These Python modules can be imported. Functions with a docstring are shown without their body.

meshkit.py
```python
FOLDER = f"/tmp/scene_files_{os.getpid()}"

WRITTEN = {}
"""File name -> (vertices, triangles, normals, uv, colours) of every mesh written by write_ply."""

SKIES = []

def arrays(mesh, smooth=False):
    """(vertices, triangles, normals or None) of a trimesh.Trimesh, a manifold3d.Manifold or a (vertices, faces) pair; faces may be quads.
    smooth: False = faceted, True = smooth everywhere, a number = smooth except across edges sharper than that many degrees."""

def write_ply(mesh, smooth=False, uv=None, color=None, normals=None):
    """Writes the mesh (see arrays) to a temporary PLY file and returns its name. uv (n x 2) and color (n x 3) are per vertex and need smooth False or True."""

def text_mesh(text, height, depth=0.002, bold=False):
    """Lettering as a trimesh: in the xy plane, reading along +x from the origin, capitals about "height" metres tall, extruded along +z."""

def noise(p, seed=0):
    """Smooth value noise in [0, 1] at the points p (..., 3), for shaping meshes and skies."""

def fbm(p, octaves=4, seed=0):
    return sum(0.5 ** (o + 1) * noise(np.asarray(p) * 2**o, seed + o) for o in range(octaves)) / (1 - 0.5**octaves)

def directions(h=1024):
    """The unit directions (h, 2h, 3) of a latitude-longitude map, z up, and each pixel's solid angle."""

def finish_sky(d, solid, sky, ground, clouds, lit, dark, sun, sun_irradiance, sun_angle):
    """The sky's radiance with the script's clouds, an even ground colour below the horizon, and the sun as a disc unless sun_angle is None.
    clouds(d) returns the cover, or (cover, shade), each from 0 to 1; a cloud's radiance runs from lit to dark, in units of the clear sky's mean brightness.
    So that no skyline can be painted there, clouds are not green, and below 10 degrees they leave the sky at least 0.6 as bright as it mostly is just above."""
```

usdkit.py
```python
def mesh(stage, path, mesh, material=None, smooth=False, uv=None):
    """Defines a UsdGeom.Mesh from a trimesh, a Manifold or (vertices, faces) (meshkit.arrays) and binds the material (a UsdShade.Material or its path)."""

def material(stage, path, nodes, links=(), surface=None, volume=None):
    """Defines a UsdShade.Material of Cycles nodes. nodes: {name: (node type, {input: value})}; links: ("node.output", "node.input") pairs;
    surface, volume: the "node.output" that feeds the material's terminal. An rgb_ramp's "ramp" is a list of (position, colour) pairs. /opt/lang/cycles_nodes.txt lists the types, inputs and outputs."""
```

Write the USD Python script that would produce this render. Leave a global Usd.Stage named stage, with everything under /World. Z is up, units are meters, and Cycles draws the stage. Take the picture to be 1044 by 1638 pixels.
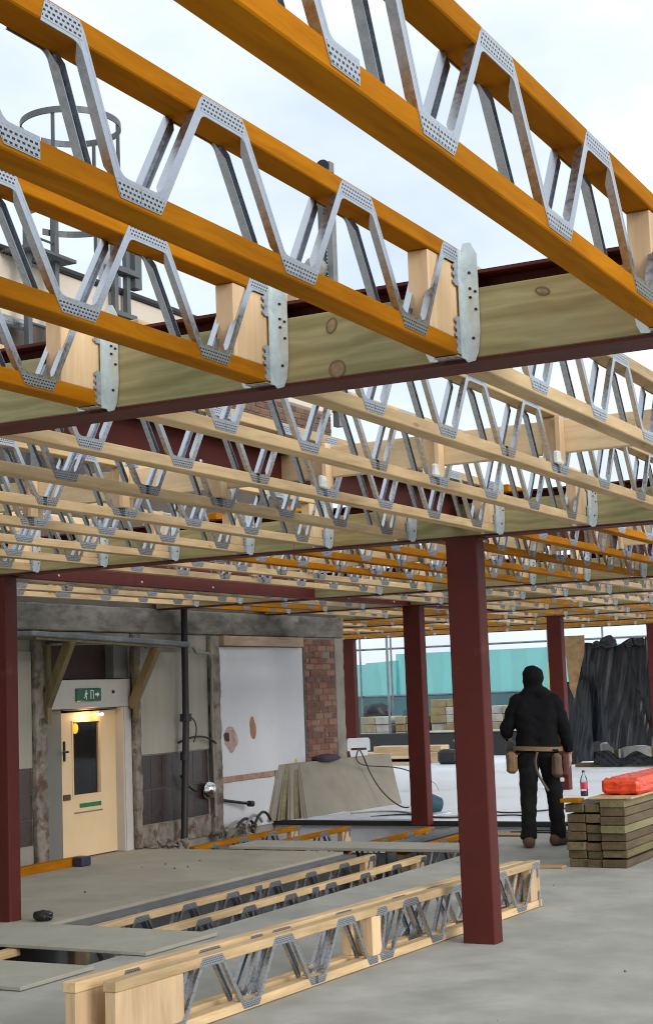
import math, random
import numpy as np
import trimesh, manifold3d, shapely
import shapely.affinity
from shapely.geometry import Polygon, LineString, Point, box as sbox
from shapely.ops import unary_union
import usdkit, meshkit
from pxr import Usd, UsdGeom, UsdLux, UsdShade, Gf, Sdf, Vt

stage = Usd.Stage.CreateInMemory()
UsdGeom.SetStageUpAxis(stage, 'Z')
UsdGeom.SetStageMetersPerUnit(stage, 1.0)
UsdGeom.Xform.Define(stage, '/World')
UsdGeom.Scope.Define(stage, '/World/Looks')
RND = random.Random(7)

# ------------------------------------------------------------------ camera, sky, sun, exposure
EYE = 1.53
YAW, PITCH, ROLL = -0.47208472618712566, 0.1132681739042541, -0.036706314593036936
FPX = 2482.58 / 1044
fwd = np.array([math.sin(YAW) * math.cos(PITCH), math.cos(YAW) * math.cos(PITCH), math.sin(PITCH)])
r0 = np.array([math.cos(YAW), -math.sin(YAW), 0.0]); u0 = np.cross(r0, fwd)
right = r0 * math.cos(ROLL) + u0 * math.sin(ROLL); up = -r0 * math.sin(ROLL) + u0 * math.cos(ROLL)
cam = UsdGeom.Camera.Define(stage, '/World/camera')
cam.CreateHorizontalApertureAttr(24.0)
cam.CreateVerticalApertureAttr(24.0 * 1024 / 652)
cam.CreateFocalLengthAttr(24.0 * FPX)
cam.CreateClippingRangeAttr((0.05, 5000.0))
cam.CreateExposureAttr(0.48)
M4 = np.eye(4); M4[0, :3], M4[1, :3], M4[2, :3], M4[3, :3] = right, up, -fwd, (0, 0, EYE)
cam.AddTransformOp().Set(Gf.Matrix4d(*M4.ravel().tolist()))

SUN_AZ, SUN_EL = math.radians(108), math.radians(22)   # azimuth from +Y towards +X
sun_dir = np.array([math.sin(SUN_AZ) * math.cos(SUN_EL), math.cos(SUN_AZ) * math.cos(SUN_EL), math.sin(SUN_EL)])
sky_mat = usdkit.material(stage, '/World/Looks/overcast_sky', {
    'sky': ('sky_texture', {'sky_type': 'single_scattering', 'sun_disc': False, 'sun_elevation': SUN_EL, 'sun_rotation': SUN_AZ, 'aerosol_density': 2.0}),
    'tc': ('texture_coordinate', {}),
    'map': ('mapping', {'scale': (1.6, 1.6, 3.2), 'location': (0.3, 1.1, 0.2)}),
    'noise': ('noise_texture', {'scale': 1.7, 'detail': 5.0, 'roughness': 0.55}),
    'ramp': ('rgb_ramp', {'ramp': [(0.30, (0.74, 0.74, 0.74)), (0.52, (0.90, 0.90, 0.90)), (0.66, (1, 1, 1))]}),
    'cloud': ('rgb_ramp', {'ramp': [(0.30, (7.3, 8.6, 9.9)), (0.52, (9.0, 9.9, 10.6)), (0.68, (11.6, 11.8, 11.9))]}),
    'mix': ('mix', {'mix_type': 'mix'}),
    'bg': ('background_shader', {'strength': 0.08}),
}, [('tc.generated', 'map.vector'), ('map.vector', 'noise.vector'), ('noise.fac', 'ramp.fac'), ('noise.fac', 'cloud.fac'), ('ramp.color', 'mix.fac'), ('sky.color', 'mix.color1'),
    ('cloud.color', 'mix.color2'), ('mix.color', 'bg.color')], surface='bg.background')
dome = UsdLux.DomeLight.Define(stage, '/World/sky')
UsdShade.MaterialBindingAPI.Apply(dome.GetPrim()).Bind(sky_mat)
dome.GetPrim().SetCustomDataByKey('kind', 'structure')
dome.GetPrim().SetCustomDataByKey('label', 'pale overcast sky with thin white cloud')
sun = UsdLux.DistantLight.Define(stage, '/World/sun')
sun.CreateIntensityAttr(0.40); sun.CreateAngleAttr(30.0); sun.CreateNormalizeAttr(True); sun.CreateColorAttr((1.0, 0.97, 0.93))
zz = sun_dir; xx = np.cross([0, 0, 1.0], zz); xx /= np.linalg.norm(xx); yy = np.cross(zz, xx)
S4 = np.eye(4); S4[0, :3], S4[1, :3], S4[2, :3] = xx, yy, zz
sun.AddTransformOp().Set(Gf.Matrix4d(*S4.ravel().tolist()))

# ------------------------------------------------------------------ helpers: prims
counts = {}
def numbered(parent, name):
    k = (str(parent), name); n = counts.get(k, 0); counts[k] = n + 1
    return f'{parent}/{name}' if n == 0 else f'{parent}/{name}_{n:03d}'
def tag(p, label=None, cat=None, group=None, kind=None):
    p = p.GetPrim() if hasattr(p, 'GetPrim') else p
    for k, v in (('label', label), ('category', cat), ('group', group), ('kind', kind)):
        if v: p.SetCustomDataByKey(k, v)
    return p
def thing(name, label, cat, loc=(0, 0, 0), rotz=0.0, group=None):
    x = UsdGeom.Xform.Define(stage, numbered('/World', name))
    x.AddTranslateOp().Set(Gf.Vec3d(*map(float, loc)))
    if rotz: x.AddRotateZOp().Set(float(rotz))
    return tag(x, label, cat, group)
def part(name, mesh, mat, parent, smooth=False, label=None, kind=None):
    pp = parent.GetPath() if hasattr(parent, 'GetPath') else '/World'
    return tag(usdkit.mesh(stage, numbered(pp, name), mesh, mat, smooth), label, None, None, kind)
def solo(name, mesh, mat, label, cat=None, group=None, kind=None, smooth=False):
    return tag(usdkit.mesh(stage, numbered('/World', name), mesh, mat, smooth), label, cat, group, kind)
def copy_of(proto, name, label, cat, loc, rotz=0.0, group=None):
    x = UsdGeom.Xform.Define(stage, numbered('/World', name))
    x.GetPrim().GetReferences().AddInternalReference(proto.GetPath())
    x.GetPrim().SetInstanceable(True)
    x.ClearXformOpOrder()
    x.AddTranslateOp().Set(Gf.Vec3d(*map(float, loc)))
    if rotz: x.AddRotateZOp().Set(float(rotz))
    return tag(x, label, cat, group)
def clas(name):
    p = stage.CreateClassPrim(f'/World/{name}')
    p.SetTypeName('Xform')
    return p

# ------------------------------------------------------------------ helpers: shapes
def box(x0, x1, y0, y1, z0, z1):
    x0, x1 = min(x0, x1), max(x0, x1); y0, y1 = min(y0, y1), max(y0, y1); z0, z1 = min(z0, z1), max(z0, z1)
    m = trimesh.creation.box((x1 - x0, y1 - y0, z1 - z0)); m.apply_translation(((x0 + x1) / 2, (y0 + y1) / 2, (z0 + z1) / 2)); return m
def cbox(x0, x1, y0, y1, z0, z1, c=0.003):
    x0, x1 = min(x0, x1), max(x0, x1); y0, y1 = min(y0, y1), max(y0, y1); z0, z1 = min(z0, z1), max(z0, z1)
    c = min(c, (x1 - x0) * .4, (y1 - y0) * .4, (z1 - z0) * .4)
    P = []
    for x, dx in ((x0, c), (x1, -c)):
        for y, dy in ((y0, c), (y1, -c)):
            for z, dz in ((z0, c), (z1, -c)):
                P += [(x + dx, y + dy, z), (x + dx, y, z + dz), (x, y + dy, z + dz)]
    return trimesh.convex.convex_hull(np.array(P))
def cat(*ms):
    ms = [m for g in ms for m in (g if isinstance(g, (list, tuple)) else [g])]
    return trimesh.util.concatenate(ms)
def extr(poly, d):
    polys = list(poly.geoms) if hasattr(poly, 'geoms') else [poly]
    return cat([trimesh.creation.extrude_polygon(p, d, engine='earcut') for p in polys])
def yz(poly, x0, d):           # polygon in (y, z), extruded from x0 to x0+d
    m = extr(poly, d); v = m.vertices.copy(); m.vertices = np.c_[v[:, 2] + x0, v[:, 0], v[:, 1]]; return m
def xz(poly, y0, d):
    m = extr(poly, d); v = m.vertices.copy(); m.vertices = np.c_[v[:, 0], v[:, 2] + y0, v[:, 1]]; m.invert(); return m
def xy(poly, z0, d):
    m = extr(poly, d); m.apply_translation((0, 0, z0)); return m
def tube(pts, r, n=8):
    p = np.asarray(pts, float); rr = np.broadcast_to(r, (len(p),))
    t = np.gradient(p, axis=0); t /= np.linalg.norm(t, axis=1, keepdims=True) + 1e-12
    ref = np.array([0, 0, 1.0]) if abs(t[:, 2]).mean() < .8 else np.array([1.0, 0, 0])
    a = np.cross(t, ref); a /= np.linalg.norm(a, axis=1, keepdims=True) + 1e-12; b = np.cross(t, a)
    g = np.arange(n) * 2 * np.pi / n
    v = p[:, None] + rr[:, None, None] * (np.cos(g)[None, :, None] * a[:, None] + np.sin(g)[None, :, None] * b[:, None])
    V = v.reshape(-1, 3); F = []
    for i in range(len(p) - 1):
        for j in range(n):
            q = [i * n + j, i * n + (j + 1) % n, (i + 1) * n + (j + 1) % n, (i + 1) * n + j]; F += [[q[0], q[2], q[1]], [q[0], q[3], q[2]]]
    k = len(V); V = np.vstack([V, p[:1], p[-1:]])
    for j in range(n):
        F += [[k, j, (j + 1) % n], [k + 1, (len(p) - 1) * n + (j + 1) % n, (len(p) - 1) * n + j]]
    m = trimesh.Trimesh(V, F, process=False); m.fix_normals(); return m
def curve(ctrl, n=24):
    from scipy.interpolate import CubicSpline
    c = np.asarray(ctrl, float); s = np.r_[0, np.cumsum(np.linalg.norm(np.diff(c, axis=0), axis=1))]
    return CubicSpline(s, c)(np.linspace(0, s[-1], n))
def bar(a, b, w, h, upv=(0, 0, 1)):       # square bar from a to b
    a, b = np.array(a, float), np.array(b, float); t = b - a; L = np.linalg.norm(t); t /= L
    s = np.cross(t, upv); s /= np.linalg.norm(s); n = np.cross(s, t)
    m = cbox(-w / 2, w / 2, 0, L, -h / 2, h / 2, .002); T = np.eye(4); T[:3, 0], T[:3, 1], T[:3, 2], T[:3, 3] = s, t, n, a
    m.apply_transform(T); m.fix_normals(); return m
def rough(m, amp, scale, seed=0, edge=0.05):   # subdivide and displace along normals
    v, f = trimesh.remesh.subdivide_to_size(m.vertices, m.faces, edge, max_iter=12)
    m = trimesh.Trimesh(v, f, process=True); n = m.vertex_normals
    d = (meshkit.fbm(np.array(m.vertices) * scale, 4, seed) - .5) * 2 * amp
    m.vertices = m.vertices + n * d[:, None]; return m

# ------------------------------------------------------------------ materials
LK = '/World/Looks/'
def coords(mapscale=(1, 1, 1), rot=(0, 0, 0)):
    return {'tc': ('texture_coordinate', {}), 'map': ('mapping', {'scale': mapscale, 'rotation': rot})}, [('tc.object', 'map.vector')]
def plain(name, c, rough_=.6, metal=0.0, var=.25, scale=6.0, bump=.15, spec=.5, mapscale=(1, 1, 1), dirt=None, rvar=.1):
    n, l = coords(mapscale)
    lo = tuple(max(0, k * (1 - var)) for k in c); hi = tuple(min(1, k * (1 + var)) for k in c)
    n.update({'nz': ('noise_texture', {'scale': scale, 'detail': 6.0, 'roughness': .62}),
              'rp': ('rgb_ramp', {'ramp': [(.3, lo), (.5, c), (.72, hi)]}),
              'rr': ('map_range', {'from_min': .3, 'from_max': .7, 'to_min': rough_ - rvar, 'to_max': min(1, rough_ + rvar)}),
              'nf': ('noise_texture', {'scale': scale * 9, 'detail': 4.0}),
              'bp': ('bump', {'strength': bump, 'distance': .004}),
              'p': ('principled_bsdf', {'metallic': metal, 'specular_ior_level': spec})})
    l += [('map.vector', 'nz.vector'), ('map.vector', 'nf.vector'), ('nz.fac', 'rp.fac'), ('nz.fac', 'rr.value'), ('rr.result', 'p.roughness'), ('nf.fac', 'bp.height'), ('bp.normal', 'p.normal')]
    col = 'rp.color'
    if dirt:
        n.update({'dn': ('noise_texture', {'scale': dirt[1], 'detail': 7.0, 'roughness': .68}), 'dr': ('rgb_ramp', {'ramp': [(dirt[2], (0, 0, 0)), (dirt[3], (1, 1, 1))]}), 'dm': ('mix', {'color2': dirt[0]})})
        l += [('map.vector', 'dn.vector'), ('dn.fac', 'dr.fac'), ('dr.color', 'dm.fac'), (col, 'dm.color1')]; col = 'dm.color'
    l.append((col, 'p.base_color'))
    return usdkit.material(stage, LK + name, n, l, surface='p.BSDF')
def wood(name, c, dark, axis='y', knot=None, rough_=.62, grain=1.0, var=.2, spec=.35):
    st = {'x': (1.2, 22, 22), 'y': (22, 1.2, 22), 'z': (22, 22, 1.2)}[axis]
    kn = {'x': (1.6, 6, 6), 'y': (6, 1.6, 6), 'z': (6, 6, 1.6)}[axis]
    n = {'tc': ('texture_coordinate', {}), 'oi': ('object_info', {}), 'wob': ('noise_texture', {'scale': 1.4, 'detail': 2.0}),
         'off': ('mix', {'mix_type': 'add', 'fac': 1.0}), 'ofs': ('combine_xyz', {}), 'om': ('math', {'math_type': 'multiply', 'value2': 37.0}),
         'wm': ('mix', {'mix_type': 'linear_light', 'fac': .06}),
         'm1': ('mapping', {'scale': tuple(k * grain for k in st)}), 'm2': ('mapping', {'scale': kn}),
         'g': ('noise_texture', {'scale': 1.6, 'detail': 7.0, 'roughness': .68}),
         'rp': ('rgb_ramp', {'ramp': [(.28, dark), (.46, tuple((a + b * 2) / 3 for a, b in zip(dark, c))), (.60, c), (.78, tuple(min(1, k * (1 + var)) for k in c))]}),
         'bl': ('noise_texture', {'scale': .9, 'detail': 4.0}), 'blr': ('map_range', {'from_min': .3, 'from_max': .7, 'to_min': .74, 'to_max': 1.18}),
         'rndr': ('map_range', {'from_min': 0.0, 'from_max': 1.0, 'to_min': .84, 'to_max': 1.12}), 'mm': ('math', {'math_type': 'multiply'}),
         'hv': ('hsv', {}), 'bp': ('bump', {'strength': .18, 'distance': .003}),
         'p': ('principled_bsdf', {'roughness': rough_, 'specular_ior_level': spec})}
    l = [('oi.random', 'om.value1'), ('om.value', 'ofs.x'), ('om.value', 'ofs.y'), ('om.value', 'ofs.z'), ('tc.object', 'off.color1'), ('ofs.vector', 'off.color2'), ('off.color', 'wob.vector'), ('off.color', 'wm.color1'), ('wob.color', 'wm.color2'),
         ('wm.color', 'm1.vector'), ('wm.color', 'm2.vector'), ('m1.vector', 'g.vector'), ('g.fac', 'rp.fac'), ('m2.vector', 'bl.vector'), ('bl.fac', 'blr.value'),
         ('oi.random', 'rndr.value'), ('blr.result', 'mm.value1'), ('rndr.result', 'mm.value2'), ('mm.value', 'hv.value'), ('g.fac', 'bp.height'), ('bp.normal', 'p.normal')]
    col = 'rp.color'
    if knot:
        n.update({'v': ('voronoi_texture', {'scale': .55 if axis == 'x' else 1.15, 'randomness': 1.0}), 'kr': ('rgb_ramp', {'ramp': [(0, (.8, .8, .8)), (.022, (.5, .5, .5)), (.036, (.8, .8, .8)), (.055, (0, 0, 0))]}), 'km': ('mix', {'color2': knot})})
        l += [('m2.vector', 'v.vector'), ('v.distance', 'kr.fac'), ('kr.color', 'km.fac'), (col, 'km.color1')]; col = 'km.color'
    l += [(col, 'hv.color'), ('hv.color', 'p.base_color')]
    return usdkit.material(stage, LK + name, n, l, surface='p.BSDF')

orange = wood('orange_treated_wood', (.43, .158, .004), (.31, .100, .003), 'y', knot=(.12, .036, .003), rough_=.8, spec=.06)
pale = wood('pale_untreated_wood', (.64, .46, .255), (.47, .30, .145), 'y', knot=(.30, .16, .07), spec=.2)
pale_z = wood('pale_block_wood', (.70, .50, .30), (.58, .38, .21), 'z', rough_=.6)
pale_x = wood('pale_blocking_wood', (.70, .52, .31), (.58, .39, .22), 'x', knot=(.36, .2, .09))
def figured(name):
    n = {'tc': ('texture_coordinate', {}), 'm': ('mapping', {'scale': (.9, 3.0, 3.0)}), 'w': ('wave_texture', {'wave_type': 'bands', 'bands_direction': 'z', 'scale': 1.15, 'distortion': 11.0, 'detail': 4.0, 'detail_scale': .9, 'detail_roughness': .55}),
         'rp': ('rgb_ramp', {'ramp': [(0, (.31, .255, .115)), (.35, (.37, .31, .15)), (.7, (.43, .37, .19)), (1, (.385, .32, .155))]}),
         'nz': ('noise_texture', {'scale': 2.2, 'detail': 5.0}), 'tint': ('rgb_ramp', {'ramp': [(.32, (.74, .82, .74)), (.52, (1, 1, 1)), (.70, (1.12, .98, .84))]}), 'mx': ('mix', {'mix_type': 'multiply', 'fac': 1.0}),
         'm2': ('mapping', {'scale': (2, 60, 60)}), 'f': ('noise_texture', {'scale': 1.6, 'detail': 5.0}), 'fr': ('rgb_ramp', {'ramp': [(.3, (.86, .86, .86)), (.6, (1, 1, 1))]}), 'mx2': ('mix', {'mix_type': 'multiply', 'fac': 1.0}),
         'bp': ('bump', {'strength': .15, 'distance': .003}), 'p': ('principled_bsdf', {'roughness': .62, 'specular_ior_level': .3})}
    l = [('tc.object', 'm.vector'), ('m.vector', 'w.vector'), ('w.fac', 'rp.fac'), ('tc.object', 'nz.vector'), ('nz.fac', 'tint.fac'), ('rp.color', 'mx.color1'), ('tint.color', 'mx.color2'), ('tc.object', 'm2.vector'), ('m2.vector', 'f.vector'), ('f.fac', 'fr.fac'),
         ('mx.color', 'mx2.color1'), ('fr.color', 'mx2.color2'), ('mx2.color', 'p.base_color'), ('f.fac', 'bp.height'), ('bp.normal', 'p.normal')]
    return usdkit.material(stage, LK + name, n, l, surface='p.BSDF')
green_fig = figured('figured_green_timber')
green_x = wood('green_treated_timber', (.44, .37, .185), (.20, .165, .075), 'x', knot=(.17, .11, .045), grain=.33, var=.3)
green_y = wood('green_treated_planks', (.155, .125, .058), (.075, .058, .028), 'y', var=.3)
brown_y = wood('brown_weathered_planks', (.135, .092, .048), (.07, .045, .025), 'y', var=.3)
beige_y = wood('light_green_planks', (.22, .195, .095), (.13, .11, .055), 'y', var=.3)
brace_wood = wood('brace_timber', (.22, .17, .08), (.13, .10, .045), 'z')
tan_x = wood('tan_scrap_wood', (.45, .28, .13), (.30, .17, .07), 'x')
red_steel = plain('red_oxide_steel', (.088, .0135, .010), .6, spec=.28, var=.16, scale=3.0, bump=.06, dirt=((.15, .05, .04), 5.0, .60, .85))
zinc = plain('galvanised_steel', (.50, .53, .58), .34, metal=1.0, var=.10, scale=60.0, bump=.02)
hang = plain('hanger_galvanised', (.62, .68, .68), .46, metal=.7, var=.16, scale=30.0, bump=.06)
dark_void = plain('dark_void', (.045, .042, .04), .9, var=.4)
bolt_dark = plain('dark_bolt', (.03, .03, .035), .5, metal=.6)

def plate_mat():
    n = {'tc': ('texture_coordinate', {}), 's': ('separate_xyz', {}), 'c': ('combine_xyz', {}), 'b': ('brick_texture', {'scale': 1.0, 'brick_width': .0135, 'row_height': .0095, 'mortar_size': .0028, 'mortar_smooth': .15, 'offset': .5}),
         'm': ('mix', {'color1': (.50, .53, .57), 'color2': (.05, .05, .055)}), 'inv': ('invert', {}), 'bp': ('bump', {'strength': .6, 'distance': .002}),
         'p': ('principled_bsdf', {'metallic': .9, 'roughness': .42})}
    l = [('tc.object', 's.vector'), ('s.y', 'c.x'), ('s.z', 'c.y'), ('c.vector', 'b.vector'), ('b.fac', 'inv.color'), ('inv.color', 'm.fac'), ('m.color', 'p.base_color'), ('b.fac', 'bp.height'), ('bp.normal', 'p.normal')]
    n['b'][1].update({'color1': (0, 0, 0), 'color2': (0, 0, 0), 'mortar': (1, 1, 1)})
    return usdkit.material(stage, LK + 'punched_nail_plate', n, l, surface='p.BSDF')
punched = plate_mat()

# ------------------------------------------------------------------ metal web joists
H = 0.3065; CH = 0.0455; CW = 0.072
RIB0 = [(-.0135, .002), (-.006, .002), (-.003, -.004), (.003, -.004), (.006, .002), (.0135, .002), (.0135, -.017), (.0115, -.017), (.0115, -.001), (-.0115, -.001), (-.0115, -.017), (-.0135, -.017)]
RIB = [(u * .86, d) for u, d in RIB0]
def leg_mesh(a, b):
    """pressed channel leg: full depth in the middle, flattening into the plates at both ends"""
    a, b = np.array(a), np.array(b); L = np.linalg.norm(b - a); t = (b - a) / L; s = np.array([t[1], -t[0]]); V = []; st = [(0, .06, .0), (.07, .5, .0), (.15, 1, 0), (.86, 1, 0), (.93, .5, 0), (1, .06, 0)]; n = len(RIB)
    for f, dep, _ in st:
        for u, d in RIB:
            q = a + t * L * f + s * u; V.append((d * dep if d < 0 else d, q[0], q[1]))
    F = []
    for i in range(len(st) - 1):
        for j in range(n):
            p, q, r_, w = i * n + j, i * n + (j + 1) % n, (i + 1) * n + (j + 1) % n, (i + 1) * n + j; F += [[p, q, r_], [p, r_, w]]
    m = trimesh.Trimesh(np.array(V), np.array(F), process=False); m.fix_normals(); return m
def web_piece(yt, yl, yr, half=None):
    """Inverted V: plate on the top chord, legs to bottom plates centred on yl and yr (either may be None). Right face at x = 0."""
    solid, plates, legs = [], [], []
    t0, t1 = -.09, .09
    if yl is None: t0 = -.035
    if yr is None: t1 = .035
    topp = Polygon([(yt + t0, .258), (yt + t1, .258), (yt + t1 - .012, .301), (yt + t0 + .012, .301)])
    plates.append(topp)
    strips = []
    for yb, s in ((yl, -1), (yr, 1)):
        if yb is None: continue
        hb = half if half else 0.0
        e0, e1 = sorted((yb - s * .088, yb + s * hb)) if True else None
        cut = .022
        pts = [(e0, .049), (e1, .049), (e1 - (cut if s < 0 else 0), .008), (e0 + (cut if s > 0 else 0), .008)]
        plates.append(Polygon(pts))
        a = (yt + s * .078, .285); b = (yb - s * .062, .022)
        strips.append(LineString([a, b]).buffer(.0115, cap_style=2))
        aa, bb = np.array(a), np.array(b); d = bb - aa
        legs.append(leg_mesh(aa + d * .04, bb - d * .04))
    outline = unary_union(plates + strips).buffer(.03, quad_segs=5).buffer(-.03, quad_segs=5).simplify(.0005)
    neck = outline
    m = [yz(neck, -.0005, .0022)] + legs
    faces = [yz(Polygon(q).intersection(sbox(-99, .263, 99, .3) if i == 0 else sbox(-99, .009, 99, .043)).buffer(-.002, quad_segs=1), .0012, .0012) for i, q in enumerate([list(q.exterior.coords) for q in plates])]
    return cat(m), faces
def flip_side(m):
    m = m.copy(); m.vertices = m.vertices * [-1, 1, 1] + [-CW, 0, 0]; m.invert(); return m

def joist_class(name, length, wood_mat, breaks=(1.88,), end_block=.17, near_block=.17, hanger=True, posts=()):
    """far end at y = 0, bottom of the bottom chord at z = 0, right face at x = 0; runs towards -y"""
    c = clas(name)
    part('top_chord', cbox(-CW, 0, -length, 0, H - CH, H), wood_mat, c)
    part('bottom_chord', cbox(-CW, 0, -length, 0, 0, CH), wood_mat, c)
    part('end_block', cbox(-CW + .006, -.006, -.045 - end_block, -.004, CH + .001, H - CH - .001), pale_z, c)
    if near_block: part('end_block', cbox(-CW + .006, -.006, -length + .004, -length + near_block, CH + .001, H - CH - .001), pale_z, c)
    for p in posts:
        part('post', cbox(-CW + .004, -.004, p - .05, p + .05, CH + .001, H - CH - .001), pale_z, c)
    pieces, P, brk = [], .6175, list(breaks)
    e = .043; first = True
    pieces.append((-e, -(e + .293), None, None)); k = e + .293
    while True:
        t = k + .317
        if brk and t > brk[0] - .12:
            b = brk.pop(0)
            pieces.append((-(b - .035), None, -k, None))            # half plate, leg towards the far end
            pieces.append((-(b + .34), None, -(b + .036), .03))
            k2 = b + .34 + .307
            pieces[-1] = (-(b + .34), -k2, -(b + .036), .03)
            k = k2
            continue
        if t + .1 > length:
            break
        if t + .42 > length:
            pieces.append((-t, None, -k, None)); break
        pieces.append((-t, -(t + .307), -k, None)); k = t + .307
    for yt, yl, yr, hf in pieces:
        body, faces = web_piece(yt, yl, yr, hf)
        w = part('metal_web', body, zinc, c); w2 = part('metal_web', flip_side(body), zinc, c)
        for fc in faces: part('nail_plate', fc, punched, w); part('nail_plate', flip_side(fc), punched, w2)
    for z0, z1 in ((.004, .108), (.196, .300)):
        teeth = [sbox(-.050, z0, -.030, z1)] + [sbox(-.060, zz_, -.029, zz_ + .011) for zz_ in np.arange(z0 + .004, z1 - .01, .021)]
        part('end_plate', yz(unary_union(teeth), 0, .0016), zinc, c)
    if hanger:
        fl = Polygon([(.002, .0), (.010, -.012), (.030, -.010), (.040, .012), (.047, .07), (.047, .285), (.030, .318), (.012, .318), (.002, .290)]).buffer(.003, quad_segs=2)
        g = xz(fl, -.003, .003); g2 = g.copy(); g2.vertices = g2.vertices * [-1, 1, 1] + [-CW, 0, .012]; g2.invert()
        hp = part('joist_hanger', g, hang, c); part('hanger_strap', box(.0018, .0042, -.030, -.0032, -.006, .300), hang, hp)
        part('hanger_seat', cbox(-CW + .002, .0015, -.055, -.0035, -.0046, -.0016, .001), zinc, hp); part('hanger_flange', g2, hang, hp)
        nails = [trimesh.creation.cylinder(.0042, .004, sections=7, transform=trimesh.transformations.translation_matrix((x, -.0045, z)) @ trimesh.transformations.rotation_matrix(math.pi / 2, (1, 0, 0))) for x, z in ((.030, .05), (.026, .165), (.041, .13), (.041, .18), (.026, .19), (.026, .235))]
        for nl in nails: part('nail', nl, bolt_dark, hp)
    return c

ZB = 2.409                      # underside of the beams
ZJ = 2.4235                     # underside of the joists
FL = .0095                      # flange thickness
# beam centre lines along Y (each 0.146 wide)
BY = [-.77, 4.003, 8.80, 13.655, 15.955, 18.50, 20.72, 23.30, 25.80]
HW = .073
X0L = {2: -8.97, 3: -8.97, 4: -8.97, 5: -14.2, 6: -14.2, 7: -14.2, 8: -14.2}

def isection(depth=.256, width=.146, tf=FL, tw=.0075):
    h, w = depth, width / 2
    return Polygon([(-w, 0), (w, 0), (w, tf), (tw / 2, tf), (tw / 2, h - tf), (w, h - tf), (w, h), (-w, h), (-w, h - tf), (-tw / 2, h - tf), (-tw / 2, tf), (-w, tf)])
BEAM_LABELS = {0: 'red oxide steel beam above and behind the viewer carrying the orange joists', 1: 'dark red steel beam nearest the viewer with a green timber plate bolted along its web',
    2: 'dark red steel beam resting on the big middle column and the left edge column', 3: 'third dark red steel beam back, crossing just behind the big column top', 4: 'dark red steel beam over the column behind the leaning boards',
    5: 'fifth dark red steel beam back, thin dark line among the far joists', 6: 'dark red steel beam carried by the column behind the person', 7: 'second last dark red steel beam over the white roof deck', 8: 'last dark red steel beam, over the far columns by the green netting'}
for i, y in enumerate(BY):
    x0, x1 = X0L.get(i, -8.97), 1.2
    if i == 1: x0 = -8.97
    t = thing('steel_beam', BEAM_LABELS[i], 'steel beam', (0, y, ZB), group='steel beams across the roof frame')
    part('steel_section', yz(isection(), x0, x1 - x0), red_steel, t)
    L = (x1 - x0); joints = [x0, x0 + .42 * L if i != 1 else -4.9, x1]
    for s in (-1, 1):
        if s == 1 and i == 8: continue
        for a, b in zip(joints[:-1], joints[1:]):
            ya, yb = sorted((s * (HW - .001), s * (HW - .046)))
            part('timber_plate', cbox(a + .001, b - .001, ya, yb, FL + .001, .206, .003), green_fig, t)

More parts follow.
